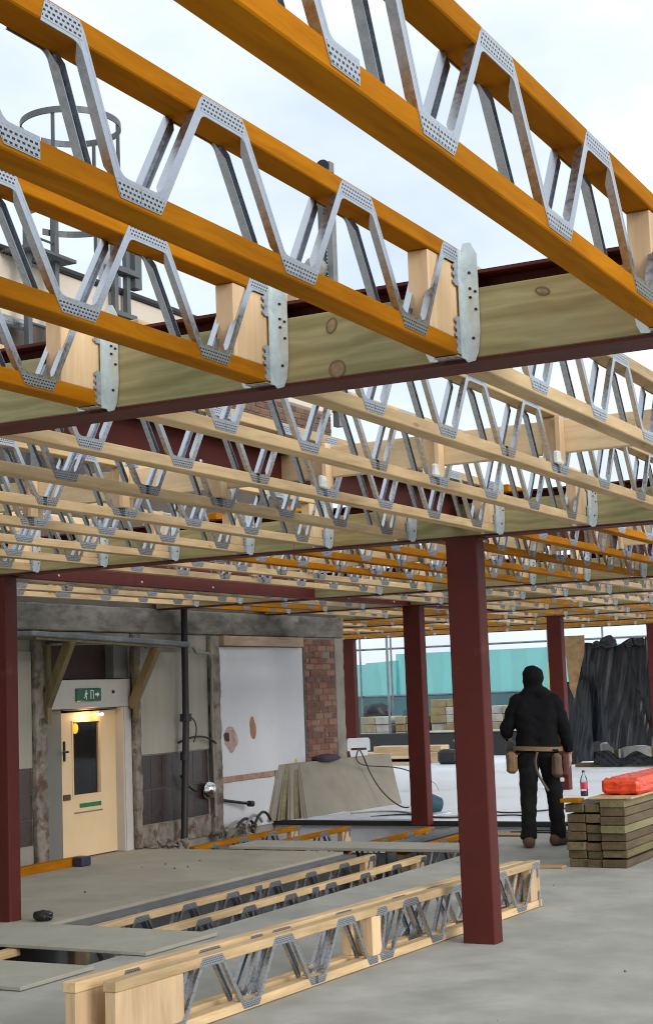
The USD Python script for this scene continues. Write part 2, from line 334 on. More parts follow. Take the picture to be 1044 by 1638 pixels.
knot_m = plain('timber_knot', (.30, .195, .11), .7, var=.3, scale=50); knot_r = plain('timber_knot_rim', (.17, .11, .045), .7)
nt = stage.GetPrimAtPath('/World/steel_beam_001/timber_plate_001')
for x, z, rx, rz, a in ((-1.968, .163, .017, .024, -.4), (-1.955, .034, .027, .026, .1), (-1.327, .168, .022, .012, -.3), (-3.02, .10, .016, .018, 0)):
    e_ = shapely.affinity.translate(shapely.affinity.rotate(shapely.affinity.scale(Point(0, 0).buffer(1, quad_segs=8), rx, rz), math.degrees(a)), x, z)
    part('knot', xz(e_.difference(e_.buffer(-.005)), -HW - .0012, .0024), knot_r, nt); part('knot', xz(e_.buffer(-.005), -HW - .0006, .0018), knot_m, nt)
JT = {'o': 'orange treated', 'p': 'pale untreated'}
spans = []
def cls_for(i, col, cache={}):
    y0, y1 = BY[i] + HW, BY[i + 1] - HW
    L = round(y1 - y0 - .004, 3); key = (L, col, i == 1)
    if key not in cache:
        m = orange if col == 'o' else pale
        br = () if L < 3 else ((1.88,) if i == 0 else (2.23,))
        cache[key] = joist_class(f'{"orange" if col == "o" else "pale"}_joist_type_{len(cache) + 1}', L, m, br, posts=(() if i != 1 else (-2.20,)))
    return cache[key], y1 - .002
ORD = ['first', 'second', 'third', 'fourth', 'fifth', 'sixth', 'seventh', 'eighth', 'ninth', 'tenth', 'eleventh', 'twelfth', 'thirteenth', 'fourteenth', 'fifteenth', 'sixteenth', 'seventeenth', 'eighteenth', 'nineteenth', 'twentieth', 'twenty-first', 'twenty-second']
L0 = ['big orange joist at top right, nearest of the orange joists overhead', 'orange joist crossing the upper middle, its steel hanger end in the centre', 'orange joist below the long upper middle one, ending left of centre', 'orange joist at far left, its end just above the dark red beam']
bay = {}
bay[0] = [(-.96 - .6 * k, 'o') for k in range(4)]
bay[1] = [(-1.58 - .5755 * k, 'p') for k in range(13) if not (abs(-1.58 - .5755 * k + 6.9) < .13)]
bay[2] = [(-2.76 - .52 * k, 'o' if k < 6 else 'p') for k in range(12) if not -7.2 < -2.76 - .52 * k < -6.9]
bay[3] = [(-3.86 - .48 * k, 'p' if k < 9 else 'o') for k in range(11) if not -7.2 < -3.86 - .48 * k < -6.85]
bay[4] = [(-4.2 - .44 * k, 'p' if k % 4 else 'o') for k in range(11)]
bay[5] = [(-4.7 - .44 * k, 'o' if k % 3 else 'p') for k in range(20)]
bay[6] = [(-5.2 - .44 * k, 'p' if k % 2 else 'o') for k in range(21)]
bay[7] = [(-6.0 - .46 * k, 'o') for k in range(18)]
PHR = {1: 'behind the nearest green timber', 2: 'in the bay behind the big column', 3: 'in the short bay past the third beam', 4: 'in the fourth bay back', 5: 'in the fifth bay back', 6: 'in the sixth bay back', 7: 'in the last bay by the netting'}
GRP = {0: 'orange joists overhead in the foreground', 1: 'pale joists behind the nearest beam', 2: 'joists in the bay behind the big column', 3: 'joists in the short bay', 4: 'joists in the fourth bay back', 5: 'joists in the fifth bay back', 6: 'joists in the sixth bay back', 7: 'joists in the last bay'}
for i, js in bay.items():
    for k, (x, c) in enumerate(js):
        cl, ye = cls_for(i, c)
        lab = L0[k] if i == 0 else f'{JT[c].split()[0]} joist {PHR[i]}, {ORD[k]} from the right'
        dz = 0 if i == 0 else RND.uniform(0, .002)
        copy_of(cl, 'metal_web_joist', lab, 'roof joist', (x, ye, ZJ + dz), 0, GRP[i])
# blocking rows
def blocking(i, y, z0, z1, names):
    js = [x for x, c in bay[i]]
    for k in range(len(js) - 1):
        if js[k] - js[k + 1] > .7 or js[k] < -8: continue
        t = thing('blocking_board', f'pale blocking left of the {ORD[k]} joist {names}', 'timber blocking', (0, y, 0), group=f'blocking boards {names}')
        part('board', cbox(js[k + 1] + .004, js[k] - CW - .004, -.0235, .0235, z0, z1), pale_x, t)
        part('cleat', cbox(js[k + 1] + .003, js[k + 1] + .028, -.085, -.026, ZJ + .05, ZJ + H - .05), pale_z, t)
blocking(1, 6.52, 2.525, 2.672, 'behind the nearest green timber beam')
blocking(2, 11.2, 2.50, 2.66, 'behind the big red column')
# white wrapped packers on the blocking cleats
white_wrap = plain('white_foam_packer', (.78, .78, .76), .7, var=.05)
for k, (x, c) in enumerate(bay[1][:6]):
    if k in (1, 2, 3):
        solo('foam_packer', rough(cbox(x + .002, x + .026, 6.40, 6.485, ZJ + .042, ZJ + .098, .006), .009, 24, k, .012), white_wrap, f'small white packer on the {ORD[k]} pale joist by its blocking', 'packer', 'white foam packers on pale joists')
# beams running with the joists
def ybeam(x, y0, y1, label, zt=.256, dz=0.0):
    m = yz(isection(zt, .102), 0, y1 - y0); v = m.vertices.copy(); m.vertices = np.c_[-v[:, 1] + x, v[:, 0] + y0, v[:, 2]]; m.fix_normals()
    t = thing('steel_beam', label, 'steel beam', (0, 0, ZB + dz), group='steel beams across the roof frame')
    part('steel_section', m, red_steel, t)
    rb = [trimesh.creation.icosphere(1, .012) for _ in range(3)]
    for q, b in enumerate(rb): b.apply_translation((x + .052, y0 + .5 + q * 1.1, .03))
    for b in rb: part('bolt', b, zinc, t)
ybeam(-3.555, BY[1] + HW, BY[2] - HW, 'dark red steel beam seen through pale joists, running back to the big column', .165, .088)
ybeam(-3.555, BY[2] + HW, BY[3] - HW, 'dark red steel beam behind the big column, running away with the orange joists', .165, .088)
ybeam(-7.10, BY[2] + HW, BY[3] - HW, 'dark red steel beam starting at the left edge column and running back')
ybeam(-7.10, BY[3] + HW, BY[4] - HW, 'short dark red steel beam ending on the column by the leaning boards')
ybeam(-7.10, BY[4] + HW, BY[5] - HW, 'dark red steel beam running back from the column by the leaning boards')

# ------------------------------------------------------------------ columns
def column(x0, x1, y0, y1, label, z0=0.0):
    t = thing('steel_column', label, 'steel column', ((x0 + x1) / 2, (y0 + y1) / 2, 0), group='red steel columns')
    w, d = (x1 - x0) / 2, (y1 - y0) / 2
    rr = sbox(-w + .012, -d + .012, w - .012, d - .012).buffer(.012, quad_segs=4)
    part('shaft', xy(rr, z0 + .0, ZB - .001 - z0), red_steel, t, smooth=40)
    part('base_plate', cbox(-w - .0, w + .0, -d - .0, d + .0, z0 + .0005, z0 + .004), red_steel, t)
    part('cap_plate', cbox(-w - .02, w + .02, -d - .001, d + .001, ZB - .012, ZB - .0015), red_steel, t)
column(-3.65, -3.445, 8.72, 8.85, 'big dark red steel column in the middle standing on the concrete floor')
column(-7.245, -7.035, 8.74, 8.87, 'dark red steel column cut by the left edge of the view')
column(-7.165, -6.96, 15.80, 15.95, 'dark red steel column right of the leaning boards')
column(-7.165, -6.96, 20.62, 20.77, 'dark red steel column standing behind the person', .0)
column(-7.125, -6.92, 25.50, 25.65, 'dark red steel column at the right edge behind the black sheeting', .0)
column(-12.9, -12.68, 25.70, 25.85, 'far dark red steel column beside the brick pier, near the netting', .0)

# ------------------------------------------------------------------ floors
concrete = plain('concrete_floor', (.375, .365, .325), .74, var=.20, scale=2.4, bump=.16, dirt=((.30, .29, .255), 1.3, .44, .72), rvar=.16, spec=.35)
chip = plain('dusty_chipboard_floor', (.36, .33, .265), .85, var=.12, scale=2.2, bump=.12, dirt=((.27, .24, .185), .9, .5, .75), spec=.25)
membrane = plain('white_roof_membrane', (.80, .83, .88), .5, var=.05, scale=.8, bump=.25, dirt=((.52, .55, .60), .7, .56, .75))
ceboard = plain('grey_cement_board', (.37, .355, .295), .85, var=.10, scale=3, bump=.08, dirt=((.29, .27, .22), 1.4, .52, .75), spec=.25)
def struct(name, mesh, m, label): return solo(name, mesh, m, label, kind='structure')
VX0, VX1 = -6.72, -5.47
struct('concrete_floor', cat(box(VX1, 7, -4, 15.86, -.33, 0), box(-9.3, VX1 - .0005, -4, 6.35, -.33, 0)), concrete, 'grey concrete floor slab with pale patches')
struct('board_floor', box(-8.999, VX0, 6.3505, 13.25, -.33, 0), chip, 'dusty grey chipboard floor in front of the lit door')
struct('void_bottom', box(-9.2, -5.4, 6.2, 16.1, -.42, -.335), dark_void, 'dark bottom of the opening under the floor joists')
struct('white_roof_deck', rough(box(-15.2, 6, 16.02, 31.5, -.30, .03), .006, .9, 3, .5), membrane, 'white sheeted roof deck beyond the columns')
struct('ground', box(-300, 300, -200, 500, -9.3, -9), plain('far_ground', (.16, .17, .15), .9), 'ground far below the roof')
# strip of deck between floor and white deck
black_edge = plain('black_rubber_edge', (.018, .018, .02), .6)
solo('deck_edge_strip', cat(cbox(-5.46, -2.6, 15.90, 16.0, -.02, .036, .008)), black_edge, 'black rubber edge strip between concrete floor and white deck by the person', 'edge strip')
solo('deck_edge_strip', cat(cbox(-8.98, -5.48, 15.95, 16.0, -.02, .036, .008)), black_edge, 'black edge strip of the white deck below the leaning boards', 'edge strip')
# joists down in the floor opening
fj = joist_class('floor_joist_type_1', 4.6, pale, (2.23,), hanger=False)
fo = joist_class('floor_joist_type_2', 2.25, orange, (), hanger=False)
for lab, x, y in (('pale floor joist in the opening, left of the pair', -6.31, 13.1), ('pale floor joist in the opening, right of the pair beside the concrete edge', -5.80, 13.1)):
    copy_of(fj, 'floor_joist', lab, 'floor joist', (x, y, -H - .002), 0, 'joists in the floor opening')
for k, x in enumerate((-8.50, -7.86, -6.85, -6.20)):
    copy_of(fo, 'floor_joist', f'orange floor joist in the far opening, {ORD[k]} from the door side', 'floor joist', (x, 15.72, -H - .002), 0, 'orange joists in the far floor opening')
grey_steel = plain('grey_primed_steel', (.13, .135, .145), .55, var=.2)
solo('floor_beam', cat(box(-6.70, -6.56, 6.4, 13.2, -.05, -.02), box(-6.637, -6.623, 6.4, 13.2, -.32, -.05)), grey_steel, 'grey steel floor beam along the left edge of the opening', 'steel beam')
solo('floor_beam', cat(box(-6.67, -6.50, 13.9, 15.80, -.045, -.012), box(-6.59, -6.575, 13.9, 15.80, -.32, -.045)), grey_steel, 'short grey steel floor beam between far orange floor joists', 'steel beam')
def board(x0, x1, y0, y1, z0, th, label, m=None, rot=0.0, catn='board'):
    t = thing('floor_board', label, catn, ((x0 + x1) / 2, (y0 + y1) / 2, z0), rot, 'loose boards over the floor opening')
    part('sheet', cbox(-(x1 - x0) / 2, (x1 - x0) / 2, -(y1 - y0) / 2, (y1 - y0) / 2, 0, th, .003), m or ceboard, t)
board(-6.95, -5.27, 7.84, 8.60, .004, .022, 'wide grey board across the opening beside the left edge column', None, -2.0)
board(-6.75, -5.33, 6.72, 7.36, .004, .022, 'grey board across the opening nearest the viewer at lower left', None, -1.0)
board(-7.98, -5.40, 13.27, 13.83, .004, .03, 'long grey board across the opening in front of the orange floor joists')
solo('joist_offcut', cbox(-6.35, -6.28, 7.2, 7.9, -.05, -.003), pale, 'pale timber offcut end showing between two grey boards', 'timber offcut')
solo('black_bag', rough(trimesh.creation.icosphere(3, .06), .03, 12, 4, .02).apply_transform(np.diag([1.5, 1, .7, 1])).apply_translation((-6.84, 8.86, .035)), plain('black_plastic', (.012, .012, .014), .4), 'small black plastic lump on the floor at the left column foot', 'bag')

# ------------------------------------------------------------------ loose joists standing on the concrete
ls = joist_class('loose_joist_type_1', 4.62, pale, (2.31,), end_block=.12, near_block=.50, hanger=False, posts=(-2.31,))
ls2 = joist_class('loose_joist_type_2', 4.62, pale, (1.42, 3.3), end_block=.12, near_block=.50, hanger=False, posts=(-2.25,))
ang = -math.degrees(math.atan2(-3.69 + 3.97, 10.25 - 5.66))
copy_of(ls, 'loose_joist', 'pale joist standing on the concrete floor, right one of the pair, in front', 'loose joist', (-3.70, 10.26, .004), ang, 'loose joists on the concrete floor')
copy_of(ls2, 'loose_joist', 'pale joist standing on the concrete floor, left one of the pair, behind', 'loose joist', (-3.795, 10.20, .0025), ang - .95, 'loose joists on the concrete floor')

# ------------------------------------------------------------------ the existing building on the left
WX = -9.0
plaster = plain('grey_old_plaster', (.30, .275, .235), .9, var=.2, scale=2.0, bump=.3, dirt=((.17, .145, .12), 1.8, .5, .72))
conc_band = plain('stained_concrete_band', (.19, .175, .15), .9, var=.35, scale=2.2, bump=.4, dirt=((.07, .058, .048), 1.9, .46, .66), mapscale=(1, 1, 2.5))
whitepl = plain('white_plasterboard', (.60, .61, .64), .8, var=.06, scale=1.2, bump=.06, dirt=((.45, .44, .44), 1.1, .56, .8))
panelm = plain('beige_wall_panel', (.34, .32, .265), .75, var=.10, scale=1.5, bump=.05, mapscale=(1, 6, .4))
upper = plain('dark_sooty_render', (.085, .072, .062), .92, var=.35, scale=1.2, bump=.4)
fascia_m = plain('cream_fascia_render', (.62, .54, .45), .85, var=.07, scale=1.0, bump=.08)
black_m = plain('black_coping', (.015, .015, .017), .5)
rubble = plain('rough_broken_masonry', (.22, .19, .155), .95, var=.45, scale=7, bump=.6, dirt=((.10, .06, .045), 6, .5, .62))
mortar = plain('grey_mortar', (.20, .175, .15), .95, var=.2, scale=8, bump=.4)
brick_mats = [plain(f'red_brick_{i}', c, .9, var=.25, scale=18, bump=.35, dirt=((.42, .37, .32), 14, .60, .74)) for i, c in enumerate([(.20, .085, .055), (.24, .11, .07), (.155, .07, .05), (.26, .14, .095)])]
dbrick_mats = [plain(f'brown_brick_{i}', c, .9, var=.25, scale=18, bump=.3) for i, c in enumerate([(.14, .075, .045), (.17, .095, .055), (.11, .06, .04)])]
bld = thing('old_building', 'old stripped building on the left with a lit door, brick pier and cream parapet', 'building')
DY0, DY1, DZ = 11.70, 13.12, 2.10
part('lower_wall', cat(box(WX - .3, WX, -2, DY0, -.4, 2.16), box(WX - .3, WX, DY1, 17.85, -.4, 2.16), box(WX - .3, WX, DY0, DY1, DZ, 2.16), box(WX - .3, WX, DY0, DY1, -.4, -.001)), plaster, bld)
part('concrete_band', rough(cbox(WX - .3, WX + .03, 6, 17.92, 2.165, 2.419, .01), .010, 5, 2, .12), conc_band, bld)
part('upper_wall', box(WX - .35, WX - .03, -2, 17.84, 2.42, 5.08), upper, bld)
part('parapet_fascia', cbox(WX - .4, WX + .0, -2, 17.9, 5.081, 5.68, .01), fascia_m, bld)
part('coping', cbox(WX - .5, WX + .05, -2, 17.95, 5.681, 5.735, .012), black_m, bld)
part('end_wall', box(-13.0, WX - .31, 17.6, 17.84, -.4, 5.6), upper, bld)
part('flat_roof', box(-13.0, WX - .41, -2, 17.59, 5.2, 5.35), black_m, bld)
def bricks(parent, y0, y1, z0, z1, x, mats, seed, bw=.215, bh=.065, j=.011, gap=0.0, proud=.012):
    r = random.Random(seed); z, row = z0, 0
    while z + bh * .7 < z1:
        y = y0 - (bw + j) * (.5 if row % 2 else 0)
        while y < y1 - .03:
            a, b = max(y, y0), min(y + bw, y1)
            if b - a > .04 and r.random() > gap:
                d = r.uniform(-.004, .006); c = r.uniform(-.002, .002)
                part('brick', cbox(x - .05, x + proud + d, a + c, b + c, z, z + bh, .005), r.choice(mats), parent)
            y += bw + j
        z += bh + j; row += 1
pier = part('brick_pier', box(WX + .002, WX + .035, 16.80, 17.62, .0, 2.16), mortar, bld)
bricks(pier, 16.82, 17.61, .55, 2.13, WX + .035, brick_mats, 5, gap=.03)
part('pier_render', rough(cbox(WX + .002, WX + .05, 17.625, 17.86, 0, 2.16, .008), .012, 10, 4, .05), plaster, bld)
gable = part('brick_upper_wall', box(WX - .029, WX + .0, 14.6, 17.84, 4.2, 5.078), mortar, bld)
bricks(gable, 14.62, 17.83, 4.22, 5.06, WX, dbrick_mats, 9, proud=.010)
# pilasters of broken masonry
for y0, y1, s in ((11.52, 11.69, 1), (13.125, 13.23, 2), (14.60, 14.79, 3)):
    part('broken_pilaster', rough(cbox(WX + .001, WX + .06, y0, y1, 0, 2.15, .01), .022, 7, s, .035), rubble, bld)
part('wall_panel', cbox(WX + .001, WX + .018, 13.24, 14.585, .925, 1.97), panelm, bld)
part('wall_panel', cbox(WX + .001, WX + .018, 10.9, 11.51, .905, 1.97), panelm, bld)
tile_m = [plain(f'dark_wall_tile_{i}', c, .35, var=.2, scale=9, bump=.05) for i, c in enumerate([(.042, .026, .023), (.052, .033, .029), (.033, .022, .02)])]
grout = plain('pale_grout', (.17, .15, .14), .9)
def tiles(y0, y1, z0, z1, nz, tw):
    bk = part('tile_bed', box(WX + .001, WX + .010, y0, y1, z0, z1), grout, bld); hz_ = (z1 - z0) / nz
    y = y0
    while y < y1 - .03:
        b = min(y + tw, y1)
        for k in range(nz):
            d = RND.uniform(-.0015, .0015)
            part('tile', cbox(WX + .008, WX + .017 + d, y + .003, b - .003, z0 + k * hz_ + .003, z0 + (k + 1) * hz_ - .003, .002), RND.choice(tile_m), bk)
        y += tw
tiles(13.24, 14.55, .225, .915, 2, .20)
tiles(10.9, 11.51, .21, .90, 3, .20)
part('plaster_skirting', rough(cbox(WX + .001, WX + .02, 13.24, 14.585, 0, .215, .004), .01, 6, 8, .07), rubble, bld)
wb = part('white_wall_board', cbox(WX + .001, WX + .028, 14.80, 16.78, .60, 2.035, .004), whitepl, bld)
part('low_wall_board', cbox(WX + .001, WX + .020, 14.80, 16.78, .0, .535, .004), whitepl, bld)
part('broken_plaster_line', rough(cbox(WX + .001, WX + .032, 14.80, 16.0, .535, .60, .006), .014, 12, 5, .04), plain('pink_plaster', (.36, .22, .17), .95, var=.35, scale=12, bump=.5), bld)
# holes in the board: flat plaster patches a touch proud
def blob(y, z, ry, rz, seed, n=26):
    r = random.Random(seed); pts = []
    for k in range(n):
        a = 2 * math.pi * k / n; s = 1 + .25 * (meshkit.noise(np.array([[math.cos(a) * 1.5 + seed, math.sin(a) * 1.5, 0]]))[0] - .5) * 2
        pts.append((y + ry * s * math.cos(a), z + rz * s * math.sin(a)))
    return Polygon(pts).buffer(0)
pat = plain('bare_brown_patch', (.33, .17, .085), .95, var=.35, scale=16, bump=.4)
pat2 = plain('pinkish_plaster_patch', (.40, .30, .26), .95, var=.35, scale=14, bump=.4)
part('bare_patch', yz(blob(15.52, 1.115, .075, .125, 3), WX + .027, .004), pat, wb)
part('bare_patch', yz(blob(15.03, 1.00, .15, .15, 8), WX + .027, .004), pat2, wb)
part('bare_patch', yz(blob(14.93, 1.03, .06, .05, 2), WX + .03, .004), plain('dark_socket', (.05, .035, .03), .9), wb)
part('bare_patch', yz(blob(16.52, .60, .05, .11, 6), WX + .027, .003), plain('yellow_patch', (.55, .45, .15), .9), wb)
part('timber_lintel', cbox(WX + .03, WX + .10, 14.82, 16.70, 2.045, 2.155), wood('old_lintel_wood', (.40, .30, .20), (.26, .18, .11), 'y'), bld)
# door opening
reveal = plain('dark_brown_panel', (.035, .012, .010), .6, var=.2)
greyp = plain('grey_side_panel', (.17, .165, .15), .6, var=.1)
frame_m = plain('off_white_frame', (.50, .47, .44), .6, var=.08, scale=3, dirt=((.36, .32, .28), 3, .58, .8))
part('over_panel', box(WX - .16, WX - .12, DY0, DY1 - .25, 1.71, DZ), reveal, bld)
part('over_panel_side', box(WX - .14, WX - .02, DY1 - .25, DY1, 1.71, DZ), greyp, bld)
hdr = part('header_board', cbox(WX - .06, WX + .012, DY0 + .02, DY1 - .01, 1.425, 1.70, .004), frame_m, bld)
part('jamb', cbox(WX - .14, WX + .008, 12.975, DY1, 0, 1.422, .004), frame_m, bld)
part('jamb_bead', cbox(WX + .009, WX + .018, 12.99, 13.015, 0, 1.42, .003), frame_m, bld)
part('side_panel', cbox(WX - .14, WX - .085, DY0 + .01, 12.085, 0, 1.422, .004), greyp, bld)
part('white_edge_trim', cbox(WX - .05, WX - .02, DY0 - .005, DY0 + .03, 0.02, 1.05, .004), frame_m, bld)
part('transom', cbox(WX - .19, WX - .065, 12.09, 12.97, 1.408, 1.422, .003), greyp, bld)
door_m = plain('cream_door_paint', (.76, .56, .33), .45, var=.06, scale=2)
DX = WX - .09
dp = xz  # noqa
leaf = Polygon([(12.09, .01), (13.01, .01), (13.01, 1.40), (12.09, 1.385)])
glass_hole = sbox(12.27, .60, 12.71, 1.295)
door = part('door', yz(leaf.difference(glass_hole), DX - .04, .04), door_m, bld, label='cream half glazed door lit warm from above')
clear = usdkit.material(stage, LK + 'door_glass', {'f': ('fresnel', {'IOR': 1.12}), 't': ('transparent_bsdf', {}), 'g': ('glossy_bsdf', {'roughness': .04}), 'm': ('mix_closure', {})}, [('f.fac', 'm.fac'), ('t.BSDF', 'm.closure1'), ('g.BSDF', 'm.closure2')], surface='m.closure')
part('glass_pane', box(DX - .024, DX - .018, 12.27, 12.71, .601, 1.294), clear, door)
part('bead', yz(sbox(12.25, .585, 12.73, 1.31).difference(sbox(12.27, .601, 12.71, 1.294)), DX, .006), door_m, door)
part('handle', cat(cbox(DX, DX + .02, 12.11, 12.13, .93, 1.12, .004), cbox(DX + .02, DX + .06, 12.11, 12.13, 1.01, 1.03, .004), cbox(DX + .045, DX + .06, 12.04, 12.13, 1.01, 1.03, .004)), bolt_dark, door)
part('lock_plate', cbox(DX, DX + .012, 12.1, 12.21, .56, .615, .003), plain('brass_brown', (.12, .06, .03), .5, metal=.4), door)
part('yellow_sticker', yz(Point(12.33, 1.235).buffer(.052, quad_segs=8), DX - .0175, .0012), plain('yellow_label', (.85, .62, .02), .5, var=.03), door, label='round yellow sticker on the door glass')
lp = part('letter_plate', cbox(DX + .001, DX + .006, 12.36, 12.71, .475, .515, .002), plain('green_label', (.01, .16, .06), .5), door, label='green strip notice under the glass')
part('panel_line', cbox(DX + .001, DX + .008, 12.27, 12.73, .425, .438, .002), plain('shadow_brown_bead', (.30, .19, .11), .6), door)
part('corridor', cat(box(-10.0, -9.9, 11.3, 13.9, -.1, 2.1), box(-9.9, WX - .31, 11.3, 11.4, -.1, 2.1), box(-9.9, WX - .31, 13.8, 13.9, -.1, 2.1), box(-9.9, WX - .31, 11.4, 13.8, 2.0, 2.1), box(-9.9, WX - .31, 11.4, 13.8, -.1, -.001)), plain('corridor_brown_paint', (.42, .29, .18), .8), bld)
part('corridor_cupboard', cbox(-9.88, -9.6, 12.85, 13.3, 0, 1.6), plain('dark_cupboard', (.10, .07, .045), .6), bld)
# exit sign
green_sign = plain('exit_sign_green', (.004, .10, .055), .4, var=.05)
ex = thing('exit_sign', 'green emergency exit sign on the white board over the door', 'sign', (WX + .014, 12.38, 1.555))
part('sign_plate', cbox(0, .02, -.20, .20, -.062, .062, .006), green_sign, ex)
wht = plain('sign_white', (.75, .80, .76), .5, var=.02)
man = unary_union([Point(-.052, .032).buffer(.009), LineString([(-.052, .02), (-.058, -.008)]).buffer(.008), LineString([(-.058, -.008), (-.044, -.022), (-.05, -.042)]).buffer(.005), LineString([(-.058, -.008), (-.072, -.022), (-.085, -.03)]).buffer(.005), LineString([(-.053, .016), (-.038, .006), (-.03, .012)]).buffer(.004), LineString([(-.053, .016), (-.07, .008), (-.074, -.004)]).buffer(.004)])
arrow = unary_union([sbox(.095, -.009, .135, .009), Polygon([(.130, .026), (.130, -.026), (.165, 0)])])
dsym = sbox(.02, -.042, .07, .042).difference(sbox(.03, -.042, .06, .034))
part('pictogram', yz(unary_union([man, arrow, dsym]), .0205, .0015), wht, ex)
part('board_knob', trimesh.creation.icosphere(2, .016).apply_translation((WX + .02, 12.80, 1.575)), bolt_dark, hdr)
# door lamp
lamp_g = usdkit.material(stage, LK + 'lamp_glow', {'e': ('emission', {'color': (1.0, .66, .28), 'strength': 9.0})}, [], surface='e.emission')
lamp = thing('door_lamp', 'small warm lamp glowing under the board above the door', 'lamp', (WX - .045, 12.66, 1.36))
part('lamp_shade', cbox(-.02, .02, -.045, .045, .012, .036, .004), frame_m, lamp)
part('lamp_bulb', cbox(-.016, .016, -.04, .04, -.014, .011, .006), lamp_g, lamp)
pl_ = UsdLux.SphereLight.Define(stage, str(lamp.GetPath()) + '/lamp_light')
pl_.CreateRadiusAttr(.03); pl_.CreateIntensityAttr(40.0); pl_.CreateColorAttr((1.0, .62, .25)); pl_.AddTranslateOp().Set(Gf.Vec3d(.03, -.22, -.02))
# canopy on timber braces
lead = plain('grey_lead_sheet', (.13, .15, .16), .6, var=.3, scale=3, bump=.2, dirt=((.25, .26, .25), 3, .55, .7))
cn = thing('door_canopy', 'sagging grey lead canopy on two timber braces over the door', 'canopy', (WX, 0, 0))
slab = cbox(.03, .42, 11.02, 13.62, 2.085, 2.135, .01); slab = rough(slab, .012, 3, 3, .08); v = slab.vertices.copy(); v[:, 2] -= (v[:, 1] - 11.02) * .030; slab.vertices = v
part('lead_roof', slab, lead, cn)
part('edge_batten', bar((.38, 11.1, 2.07), (.38, 13.4, 2.0), .035, .025), brace_wood, cn)
for y, z in ((11.68, 2.05), (13.10, 2.0)):
    part('timber_brace', bar((.03, y, 1.42), (.39, y - .07, z), .085, .075, (0, 1, 0)), brace_wood, cn)
    part('wall_post', cbox(.062, .095, y - .03, y + .03, 1.30, z - .02), brace_wood, cn)
# pipes on the wall
pipe_m = plain('black_cast_iron', (.016, .014, .013), .5, var=.3)
dpipe = thing('drain_pipe', 'black vertical drain pipe with a collar in front of the beige panel', 'pipe', (WX + .16, 13.84, 0))
part('pipe', tube([(0, .08, 2.42), (0, .06, 1.2), (0, -.03, 0.0)], .036, 12), pipe_m, dpipe, smooth=40)
part('collar', tube([(0, .06, 1.24), (0, .06, 1.32)], [.062, .062], 12), pipe_m, dpipe, smooth=40)
part('collar', tube([(0, .02, .84), (0, .025, .93)], [.047, .047], 12), pipe_m, dpipe, smooth=40)
part('hanging_wire', tube(curve([(.03, .08, 1.30), (.05, .15, 1.24), (.04, .14, 1.02)], 10), .007, 6), pipe_m, dpipe)
cop = plain('grey_painted_pipe', (.24, .225, .20), .55)
solo('wall_pipe', cat(tube([(WX + .08, 13.3, 2.02), (WX + .08, 14.2, 2.03), (WX + .08, 14.26, 1.97), (WX + .08, 14.52, 1.955), (WX + .08, 14.58, 1.88), (WX + .07, 14.57, 1.2), (WX + .07, 14.60, .2)], .018, 8)), cop, 'thin grey pipe running along the wall top and down beside the white board', 'pipe', smooth=40)
solo('wall_pipe', tube([(WX + .10, 11.7, 2.035), (WX + .10, 14.1, 2.07)], .014, 8), cop, 'thin pale pipe under the canopy', 'pipe', smooth=40)
solo('wall_cable', tube(curve([(WX + .06, 13.9, 1.02), (WX + .10, 14.25, 1.07), (WX + .08, 14.62, .98)], 14), .012, 6), pipe_m, 'black cable looping from the drain pipe to the white board', 'cable')
solo('wall_cable', tube(curve([(WX + .06, 13.93, .68), (WX + .09, 14.05, .55), (WX + .08, 14.2, .50)], 12), .013, 6), pipe_m, 'short black hose hanging over the dark tiles', 'cable')
solo('pipe_stub', cat(tube([(WX + .04, 14.75, .36), (WX + .12, 15.1, .30), (WX + .14, 15.22, .285)], [.017, .017, .017], 8), tube([(WX + .14, 15.19, .285), (WX + .145, 15.26, .28)], [.035, .035], 10)), pipe_m, 'dark capped pipe stub sticking out low on the wall', 'pipe')
chrome = plain('polished_steel', (.8, .8, .8), .15, metal=1.0, var=.02)
solo('steel_bowl', trimesh.creation.revolve(np.array([[0, 0], [.05, .004], [.085, .03], [.10, .075], [.094, .075], [.08, .035], [.0, .008]]), sections=24).apply_transform(trimesh.transformations.rotation_matrix(-math.pi / 2.3, (0, 1, 0))).apply_translation((WX + .13, 14.48, .47)), chrome, 'small shiny steel dish fixed beside the dark tiles', 'steel dish', smooth=40)
# rubble and pipe scraps at the wall foot
rr_ = random.Random(3); sc = []
for k in range(46):
    s = rr_.uniform(.015, .06); b = trimesh.convex.convex_hull(np.random.default_rng(k).normal(size=(9, 3)) * s * .6); b.apply_translation((WX + rr_.uniform(.07, .28), rr_.uniform(13.2, 13.7) if k < 18 else rr_.uniform(14.5, 15.2), s * .4)); sc.append(b)
solo('rubble', cat(sc), rubble, 'small broken masonry rubble along the wall foot', 'rubble', kind='stuff')
for k in range(4):
    y = 14.75 + .2 * k; solo('pipe_scrap', tube(curve([(WX + .25, y - .25, .04), (WX + .22, y, .12 + .02 * k), (WX + .18, y + .25, .07)], 10), .016, 7), pipe_m if k % 2 else cop, f'{["grey", "black", "pale grey", "dark"][k]} bent pipe scrap at the foot of the white board, {ORD[k]} from the door', 'pipe scrap')
# orange batten at the left of the door
solo('orange_batten', cbox(-8.80, -8.72, 10.9, 11.95, .0, .075), orange, 'orange timber batten lying on the floor left of the door', 'batten')
solo('blue_block', cbox(-8.71, -8.60, 11.72, 11.86, .0, .085, .01), plain('dark_blue_plastic', (.02, .025, .06), .45), 'dark blue plastic block at the end of the orange batten', 'block')

